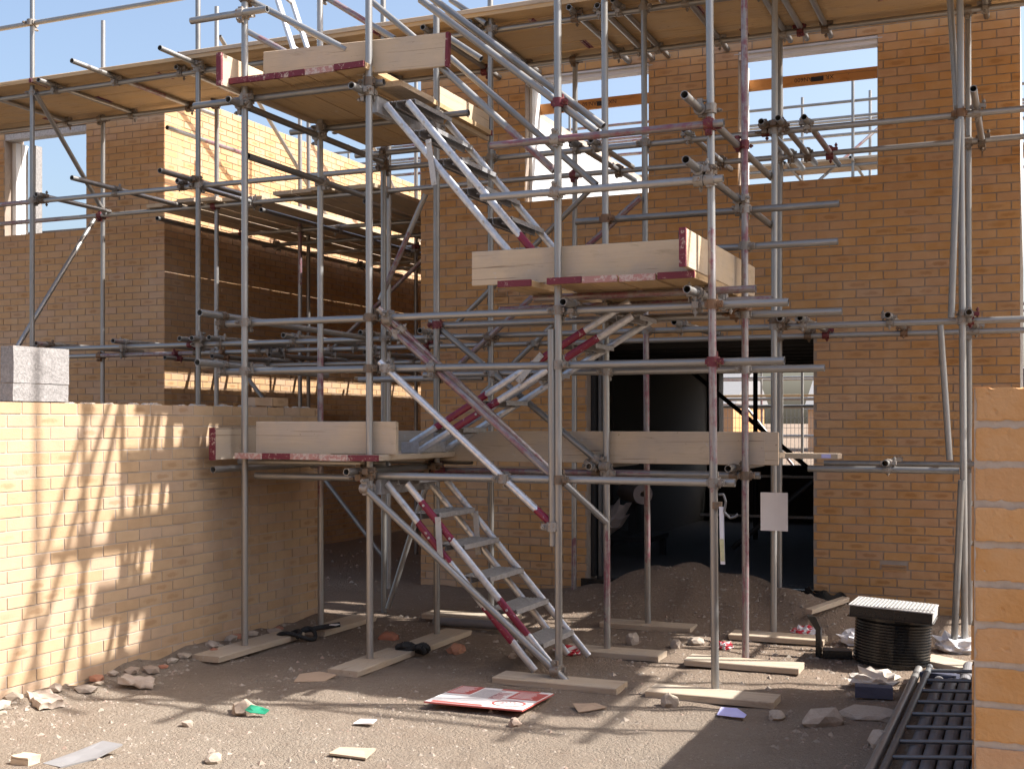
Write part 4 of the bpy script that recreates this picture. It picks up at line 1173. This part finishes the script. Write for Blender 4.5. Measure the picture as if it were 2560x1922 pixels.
# flat scraps: bent sheets with thickness
def sheet(name, outline, mat, rz=0.0, loc=(0, 0), t=.003, curl=.02, lift=.012, tilt=.12):
    n = len(outline); b = MB(); sd = loc[0] * 3 + loc[1]
    cx = sum(p[0] for p in outline) / n; cy = sum(p[1] for p in outline) / n
    ring = []
    for k in (1.0, .5):
        ring += [(cx + (p[0]-cx)*k, cy + (p[1]-cy)*k) for p in outline]
    pts = ring + [(cx, cy)]
    zf = lambda p: lift + curl * (noise.noise(Vector((p[0]*9 + sd, p[1]*9, 1))) + ((p[0]-cx)**2 + (p[1]-cy)**2) * 8)
    top = [(p[0], p[1], zf(p) + t) for p in pts]; bot = [(p[0], p[1], zf(p)) for p in pts]
    fs = []
    for i in range(n):
        j = (i + 1) % n; fs.append((i, j, n + j, n + i)); fs.append((n + i, n + j, 2*n))
    m = len(pts)
    f2 = [tuple(reversed([q + m for q in f])) for f in fs] + [(i, m + i, m + (i+1) % n, (i+1) % n) for i in range(n)]
    b.add(top + bot, fs + f2)
    return b.build(name, mat, None, Matrix.Translation((loc[0], loc[1], hgt(*loc))) @ Matrix.Rotation(tilt, 4, 'X') @ Matrix.Rotation(rz, 4, 'Z'))
tag(sheet('paper_scrap', [(-.075, -.04), (.02, -.05), (.08, -.045), (.085, -.01), (.02, .05), (-.07, .045)], M_lilac, 0, (-1.51, 6.66), .002, .012, .03, .3), 'bright lilac scrap of paper on the shaded dirt at right', 'paper')
tag(sheet('plastic_scrap', [(-.07, 0), (-.03, -.03), (.05, -.03), (.07, .0), (.02, .035), (-.04, .03)], M_green, .3, (-3.95, 5.65), .004, .05, .03, .3), 'crumpled green plastic scrap on the dirt', 'litter')
tag(sheet('board_scrap', [(-.06, -.03), (.05, -.035), (.06, .02), (-.04, .035)], M_paper, .2, (-3.29, 5.70), .006, .02, .02, .3), 'small white board scrap on the sunlit dirt', 'litter')
tag(sheet('cardboard_scrap', [(-.10, .03), (-.03, -.11), (.02, -.08), (.11, .0), (.03, .05), (-.06, .06)], M_card, .1, (-2.31, 6.53), .004, .02), 'torn brown cardboard scrap in front of the stair foot board', 'cardboard')
tag(sheet('cardboard_scrap', [(-.13, -.07), (.06, -.08), (.14, .02), (.02, .09), (-.1, .04)], M_card, .5, (-4.18, 6.60), .004, .02), 'curled brown cardboard scrap near the sole board by the garden wall', 'cardboard')
tag(sheet('slate_piece', [(-.07, -.17), (.05, -.15), (.09, .02), (.07, .18), (-.05, .15), (-.06, .0)], M_slate, -.25, (-4.24, 4.60), .008, .015), 'curved grey slate piece on the dirt at lower left', 'slate')
tag(block('wood_offcut', -4.48, -4.37, 4.38, 4.46, .0, .045, M_wood), 'small pale wood offcut at the lower left corner', 'wood')
tag(sheet('plank_offcut', [(-.1, -.05), (.1, -.06), (.11, .04), (-.09, .05)], M_sole, .1, (-3.05, 5.15), .01, .01), 'thin grey offcut lying on the sunlit dirt', 'wood')
# low boards and pipe in the shade behind the stairs
tag(board(None, 'plank', (-4.2, 9.0, hgt(-4.2, 9.0) + .05), (1, .08, 0), .8, mat=M_sole), 'plank lying flat in the shade behind the back standards', 'board')
b = MB(); b.tube((-4.4, 8.72, .04), (-3.75, 8.68, .05), .035, 14); tag(b.build('drain_pipe', M_pipe), 'short grey pipe lying in front of the shaded plank', 'pipe')
tag(board(None, 'plank', (-1.45, 9.75, hgt(-1.45, 9.75) + .06), (.45, .9, .1), .5, w=.07, mat=M_sole), 'narrow plank leaning up the side of the dirt mound', 'board')
# black strap bundle by the garden wall
b = MB(); prev = None
for i in range(60):
    t = i / 59; a = t * 9.0
    p = Vector((-5.1 + .13 * math.cos(a) * (1 - .3*t) + .12*t, 7.6 + .10 * math.sin(a) + .16*t, .05 + .03*math.sin(a*1.7)))
    if prev is not None: b.tube(prev, p, .016, 8, cap=True)
    prev = p
b.tube(prev, (-4.86, 8.02, .09), .02, 8)
hs = b.build('hose', M_hose); tag(hs, 'tangled black hose at the foot of the garden wall', 'hose')
b = MB(); b.box(-4.90, -4.84, 7.93, 7.99, .095, .10); b.build('hose_label', M_white, hs)
b = MB(); prev = None
for i in range(30):
    a = i * .5; p = Vector((-3.98 + .1*math.cos(a), 7.55 + .05*math.sin(a*1.3), .05 + .025*math.sin(a*2)))
    if prev is not None: b.tube(prev, p, .02, 7)
    prev = p
tag(b.build('strap', M_hose), 'crumpled black strap between two shaded sole boards', 'strap')
# wrappers
def crumple(name, x, y, s, mat, lab, mat2=None):
    bm = bmesh.new(); bmesh.ops.create_icosphere(bm, subdivisions=3, radius=1)
    for v in bm.verts:
        n = v.co.copy(); k = .7 + .9 * abs(noise.noise(n * 3.1 + Vector((x*7, y, 0)))); v.co = Vector((n.x*1.5*s*k, n.y*s*k, (n.z*.6+.45)*s*k))
    m = bpy.data.meshes.new(name); bm.to_mesh(m); bm.free(); m.materials.append(mat)
    if mat2:
        m.materials.append(mat2)
        for f in m.polygons:
            if noise.noise(f.center * 38) > .05: f.material_index = 1
    return tag(put(name, m, None, Matrix.Translation((x, y, hgt(x, y)))), lab, 'litter')
crumple('wrapper', -2.03, 8.62, .055, M_redw, 'small crushed red wrapper near the half lit sole boards', M_paper)
crumple('wrapper', -1.55, 9.30, .075, M_redw, 'red and white wrapper beside the black angle section', M_paper)
crumple('wrapper', -2.98, 8.02, .07, M_paper, 'torn red and white wrapper behind the foot of the stairs', M_redw)
crumple('cement_bag', -.88, 7.78, .11, M_cement, 'crumpled cream cement bag behind the blue brick', None)
crumple('plastic_sheet', -1.12, 9.15, .11, M_paper, 'crumpled white plastic sheet beyond the black chamber at left', None)
crumple('plastic_sheet', -.45, 9.2, .12, M_paper, 'crumpled white plastic sheet beyond the black chamber at right', None)

# fallen sign board, red and white
sg = thing('sign_board', 'red and white printed safety sign lying flat on the ground', 'sign', (-2.88, 6.43, .038), R(2))
def sp(name, x0, x1, y0, y1, z0, z1, mat, par=None):
    b = MB(); b.box(x0, x1, y0, y1, z0, z1); return b.build(name, mat, par or sg, W[sg] @ Matrix.Rotation(R(-2.2), 4, 'X'))
pan = sp('panel', -.30, .30, -.27, .27, -.008, .0, M_signred)
sp('face', -.296, .296, -.266, .266, .0, .003, M_signwhite)
sp('red_field', -.29, -.14, .02, .26, .003, .0042, M_signred); sp('red_field', .10, .29, .0, .21, .003, .0042, M_signred); sp('red_field', -.02, .22, .225, .262, .003, .0042, M_signred)
sp('red_field', -.26, .05, -.262, -.225, .003, .0042, M_signred)
for i in range(9):
    y = .19 - i * .028; sp('text_line', -.125, -.125 + random.uniform(.13, .17), y, y + .005, .0042, .005, M_inkgrey)
    sp('text_line', -.275, -.275 + random.uniform(.08, .115), .23 - i*.023, .238 - i*.023, .0042, .005, M_signwhite)
for i in range(8):
    y = .14 - i * .026; sp('text_line', .0, random.uniform(.06, .085), y, y + .005, .0042, .005, M_inkred)
    if i < 5: sp('text_line', .12, random.uniform(.22, .27), .17 - i*.034, .18 - i*.034, .0042, .005, M_signwhite)
b = MB()
for i in range(36):
    a0 = 2*math.pi*i/36; a1 = 2*math.pi*(i+1)/36
    q = lambda a, r: (.17 + r*math.cos(a), -.14 + r*.85*math.sin(a), .0048)
    b.add([q(a0, .085), q(a1, .085), q(a1, .10), q(a0, .10)], [(0, 1, 2, 3)])
    if i % 3 == 0: b.add([q(a0, .03), q(a1, .03), q(a1, .055), q(a0, .055)], [(0, 1, 2, 3)])
b.build('emblem', M_signred, sg, W[sg] @ Matrix.Rotation(R(-2.2), 4, 'X'))

# ------------------------------------------------------------------ black inspection chamber
tk = thing('inspection_chamber', 'black ribbed plastic drain chamber with square metal cover standing on dirt', 'drain chamber', (-.855, 8.6, 0))
Mt = W[tk] @ Matrix.Rotation(R(3), 4, 'Y') @ Matrix.Rotation(R(-2), 4, 'X')
prof = [(.0, .0), (.235, .0)]
for i in range(14):
    z = .02 + i * .0195; prof += [(.238, z), (.252, z + .004), (.252, z + .011), (.238, z + .015)]
prof += [(.245, .30), (.245, .318), (0, .318)]
b = MB(); b.lathe(prof, 48); b.build('body', M_black, tk, Mt)
b = MB(); b.box(-.275, .275, -.275, .275, .319, .327); b.build('flange', M_black, tk, Mt)
b = MB(); b.box(-.262, .262, -.262, .262, .328, .392); b.build('collar', M_black, tk, Mt)
for x in (-.265, .262): 
    b = MB(); b.box(x, x + .004, -.25, .25, .33, .39); b.build('side_plate', M_zinc, tk, Mt)
b = MB(); b.box(-.27, .27, -.27, .27, .393, .400); cv = b.build('cover', M_zinc, tk, Mt)
b = MB()
for i in range(22):
    for j in range(22):
        x = -.25 + i * .0238; y = -.25 + j * .0238; b.box(x - .006, x + .006, y - .004, y + .004, .4, .4045)
o = b.build('raised_pattern', M_zinc, cv, Mt); o['kind'] = 'stuff'
# black angle section standing on the ground
ag = thing('angle_section', 'bent black plastic angle piece standing on the dirt left of the chamber', 'plastic part', (-1.3, 8.62, 0))
b = MB(); pts = [(-.05, .29), (.01, .285), (.045, .21), (.045, .05), (.045, .0), (.01, .0), (.01, .19)]
n = len(pts)
for y in (-.03, .03): b.add([(p[0] - .07, y, p[1]) for p in pts], [tuple(range(n)) if y < 0 else tuple(reversed(range(n)))])
b.add([(p[0] - .07, y, p[1]) for y in (-.03, .03) for p in pts], [(i, n + i, n + (i+1) % n, (i+1) % n) for i in range(n)])
b.build('upright', M_black, ag, W[ag])
b = MB(); b.box(-.015, .18, -.06, .06, .005, .06); b.build('foot', M_black, ag, W[ag] @ Matrix.Rotation(R(12), 4, 'Z'))
b = MB(); b.box(-.01, .17, -.055, .055, .0602, .063); b.build('foot_plate', M_steel, ag, W[ag] @ Matrix.Rotation(R(12), 4, 'Z'))
# blue engineering bricks
for x, y, rz, lab in ((-.84, 7.46, .12, 'dark blue engineering brick in front of the cement bag'), (-.50, 7.95, -.3, 'dark blue engineering brick between the pipes and the sole board')):
    o = block('engineering_brick', -.1075, .1075, -.051, .051, -.0325, .0325, M_blue, .003, 2)
    o.matrix_local = Matrix.Translation((x, y, hgt(x, y) + .045)) @ Matrix.Rotation(rz, 4, 'Z'); tag(o, lab, 'brick')

# ladder beam on a stack of pipes, lower right
lb = thing('ladder_beam', 'dark steel ladder beam with many rungs lying on pipes at lower right', 'ladder beam', (-.42, 6.6, .1))
P0, P1 = Vector((-.60, 5.2, .075)), Vector((-.565, 8.05, .10)); Q0, Q1 = Vector((-.21, 5.2, .12)), Vector((-.18, 8.0, .13))
for p, q in ((P0, P1), (Q0, Q1)):
    b = MB(); b.tube(p, q, .019, 12); b.build('rail', M_steel, lb)
for i in range(10):
    t = .03 + i * .103; b = MB(); b.tube(P0.lerp(P1, t), Q0.lerp(Q1, t), .0115, 8); b.build('rung', M_steel, lb)
tag(tube(None, 'scaffold_tube', (-.665, 5.0, .05), (-.64, 8.15, .06)), 'single dark scaffold tube lying along the left side of the ladder beam', 'tube')
for i in range(5):
    x = -.50 + i * .073; y1 = 8.35 + (.05 * ((i * 7) % 3)) - (.35 if i < 2 else 0)
    b = MB(); n = 16; L = y1 - 4.9
    for k in range(n):
        a0 = 2*math.pi*k/n; a1 = 2*math.pi*(k+1)/n
        for ra, rb, ya, yb in ((.033, .033, 0, L), (.033, .028, L, L), (.028, .028, L, 0)):
            b.add([(ra*math.cos(a0), ya, ra*math.sin(a0)), (ra*math.cos(a1), ya, ra*math.sin(a1)), (rb*math.cos(a1), yb, rb*math.sin(a1)), (rb*math.cos(a0), yb, rb*math.sin(a0))], [(0, 1, 2, 3)], smooth=True)
    o = b.build('pipe', M_pipe, None, Matrix.Translation((x, 4.9, hgt(-.4, 7) + .036)))
    tag(o, ('leftmost grey pipe', 'second grey pipe from the left', 'middle grey pipe', 'fourth grey pipe from the left', 'rightmost grey pipe')[i] + ' in the row under the ladder beam', 'pipe', 'row of pipes under the ladder beam')

# things hung on the scaffold
nt = MB()
for i in range(8):
    u0, u1 = i/8, (i+1)/8; f = lambda u, v: (-1.865 + .205*u, 9.19 + .012*math.sin(u*3) - .004*v, .82 + .29*v)
    nt.add([f(u0, 0), f(u1, 0), f(u1, 1), f(u0, 1)], [(0, 1, 2, 3)]); nt.add([(p[0], p[1] + .003, p[2]) for p in (f(u0, 0), f(u0, 1), f(u1, 1), f(u1, 0))], [(0, 1, 2, 3)])
tag(nt.build('notice_sheet', M_paper), 'plain white sheet hung on a standard in front of the doorway', 'notice')
hk = thing('ratchet_hook', 'bent metal clip with a yellow tag strip hung on the front right standard', 'hook', (-1.69, 7.1, 1.2))
b = MB(); b.tube((-1.712, 7.148, 1.125), (-1.712, 7.148, 1.165), .033, 12); b.build('clamp', M_coup, hk)
b = MB(); pr = None
for p in ((-1.69, 7.11, 1.21), (-1.66, 7.09, 1.215), (-1.645, 7.09, 1.17), (-1.655, 7.09, 1.11), (-1.62, 7.09, 1.075), (-1.585, 7.09, 1.085), (-1.575, 7.09, 1.10)):
    if pr: b.tube(pr, p, .007, 8)
    pr = p
b.build('lever', M_steel, hk)
b = MB(); pts = [(-1.672, 7.09, 1.14), (-1.668, 7.085, 1.0), (-1.665, 7.08, .93), (-1.660, 7.075, .80)]
for p, q in zip(pts, pts[1:]):
    b.add([(p[0]-.009, p[1], p[2]), (p[0]+.009, p[1], p[2]), (q[0]+.009, q[1], q[2]), (q[0]-.009, q[1], q[2])], [(0, 1, 2, 3)])
    b.add([(p[0]-.014, p[1]+.002, p[2]), (q[0]-.014, q[1]+.002, q[2]), (q[0]+.014, q[1]+.002, q[2]), (p[0]+.014, p[1]+.002, p[2])], [(0, 1, 2, 3)])
tg = b.build('tag_strip', M_paper, hk)
b = MB(); b.add([(-1.680, 7.0755, .95), (-1.654, 7.0755, .95), (-1.648, 7.072, .82), (-1.672, 7.072, .82)], [(3, 2, 1, 0)]); b.build('tag_label', M_tagyel, tg)

# inside the doorway
b = MB(); n = 24
Mr = Matrix.Translation((-4.02, 12.9, .86)) @ Matrix.Rotation(R(35), 4, 'Z') @ Matrix.Rotation(R(90), 4, 'X')
b.lathe([(.03, -.3), (.11, -.3), (.11, .3), (.03, .3), (.03, -.3)], 24); rl = b.build('insulation_roll', M_insul, None, Mr)
tag(rl, 'pale roll with a hollow core stored in the dark doorway', 'roll')
bg_ = crumple('insulation_bag', -4.3, 12.55, .26, M_insul, 'pale plump insulation bag in the dark doorway below the roll', None)
bg_.matrix_local = Matrix.Translation((-4.22, 12.5, .42)) @ Matrix.Rotation(R(-35), 4, 'Y')
st = thing('trestle', 'low dark trestle carrying the insulation inside the doorway', 'trestle', (-4.2, 12.7, .17))
b = MB(); b.box(-4.75, -3.7, 12.45, 13.15, .36, .41); b.build('top', M_dark, st)
for x in (-4.7, -3.75):
    for y in (12.5, 13.1): b = MB(); b.box(x - .03, x + .03, y - .03, y + .03, .17, .36); b.build('leg', M_dark, st)
b = MB(); b.box(-4.06, -3.98, 12.8, 13.0, .41, .76); b.build('roll_stand', M_dark, st)

# ------------------------------------------------------------------ what stands behind the houses
bs = thing('scaffold', 'scaffold behind the house seen through the upper windows and rear opening', 'scaffold', (-3, 20, 0))
for x in (-14, -12.4, -10.8, -9.0, -7.2, -5.4, -4.6, -3.6, -2.5, -1.8, .0, 1.8):
    for y in (19.4, 20.6): tube(bs, 'standard', (x + .1*(y-19.4), y, 0), (x + .1*(y-19.4), y, 7.1))
for y in (19.45, 20.65):
    for z in (1.9, 3.4, 5.66, 6.15, 6.42, 6.66): tube(bs, 'ledger', (-14, y, z), (4, y, z), (.2, .5))
for i in range(12): tube(bs, 'transom', (-7.5 + i, 19.1, 5.71), (-7.5 + i, 20.9, 5.71))
for k in range(4):
    for s in range(4): board(bs, 'deck_board', (-7.2 + s*3.9, 19.5 + k*.24, 5.755), UX, 3.88, mat=M_wood)
for p, q in (((-3.2, 19.4, 5.3), (-1.6, 20.6, 7.0)), ((-1.5, 19.4, 5.3), (-.3, 19.4, 6.9)), ((-4.4, 20.5, 1.9), (-3.2, 20.5, .4)), ((-3.0, 20.5, .2), (-2.2, 20.5, 1.6))): tube(bs, 'brace', p, q, (.3, .8))
# welded mesh site fence panels
fn = thing('mesh_fence', 'welded mesh site fence panel seen through the rear opening of the house', 'fence', (-4.0, 23.0, 0))
b = MB()
for i in range(60): b.tube((-6.5 + i*.075, 23, .35), (-6.5 + i*.075, 23, 1.95), .004, 4)
for i in range(9): b.tube((-6.5, 23, .4 + i*.19), (-2.0, 23, .4 + i*.19), .004, 4)
o = b.build('wire_mesh', M_steel, fn); o['kind'] = 'stuff'
for z in (.35, 1.95): b = MB(); b.tube((-6.5, 23, z), (-2.0, 23, z), .02, 8); b.build('frame_rail', M_tube, fn)
for x in (-6.5, -4.3, -2.0): b = MB(); b.tube((x, 23, 0), (x, 23, 2.0), .02, 8); b.build('frame_post', M_tube, fn)
def far_house(x0, x1, y, h, lab, mat):
    t = thing('brick_house', lab, 'house', ((x0+x1)/2, y + 4, 0))
    wins = [(x0 + .8 + i*2.4, x0 + 2.0 + i*2.4, z, z + 1.2) for i in range(int((x1-x0-1)/2.4)) for z in (.9, 3.4)]
    core(t, 'wall', x0, x1, y, y + .3, 0, h, wins, mat)
    b = MB(); b.box(x0, x0 + .3, y + .3, y + 8, 0, h); b.build('side_wall', mat, t)
    b = MB(); b.box(x1 - .3, x1, y + .3, y + 8, 0, h); b.build('side_wall', mat, t)
    core(t, 'back_wall', x0 + .3, x1 - .3, y + 7.7, y + 8, 0, h, [], mat)
    for a, c, z, zz in wins:
        b = MB(); b.box(a, c, y + .1, y + .14, z, zz); o = b.build('window', M_white, t)
        b = MB(); b.box(a + .08, c - .08, y + .09, y + .1, z + .08, zz - .08); b.build('pane', M_dark, o)
    b = MB(); b.add([(x0-.2, y-.3, h), (x1+.2, y-.3, h), (x1+.2, y+8.3, h), (x0-.2, y+8.3, h), (x0-.2, y+4, h+2.3), (x1+.2, y+4, h+2.3)], [(0,1,5,4),(2,3,4,5),(0,4,3),(1,2,5),(3,2,1,0)]); b.build('roof', M_slate, t)
far_house(-24, -14, 62, 2.6, 'low finished buff house far behind the rear opening, the left one', M_brick)
far_house(-11.5, 2.5, 70, 2.4, 'low red roofed house far behind the rear opening, the right one', M_brickpale)
far_house(-16, -3.5, -21, 5.4, 'unseen brick house added behind the viewpoint to cut sky light, the left one', M_brick)  # both houses added out of view to hold sky light off the yard
far_house(-2.5, 11, -21, 5.4, 'unseen brick house added behind the viewpoint to cut sky light, the right one', M_brick)
far2 = thing('scaffold', 'distant bright scaffold beyond the mesh fence seen through the rear opening', 'scaffold', (-5, 26, 0))
for i in range(11):
    tube(far2, 'standard', (-8.6 + i * .62, 26 + (i % 2) * 1.2, 0), (-8.6 + i * .62, 26 + (i % 2) * 1.2, 4.6), (.3, .5))
for y in (25.95, 27.25):
    for z in (1.35, 2.15, 2.6, 3.6): tube(far2, 'ledger', (-9, y, z), (-1.5, y, z), (.2, .4))
for k in range(3): board(far2, 'deck_board', (-5.3, 26.1 + k * .24, 2.22), UX, 7.0, mat=M_wood2)
# parked site container glimpsed under the fence
kb = MB(); kb.box(-6.6, -1.9, 22.6, 22.75, 0, .34); tag(kb.build('concrete_barrier', M_conc), 'low pale concrete barrier at the foot of the mesh fence', 'barrier')
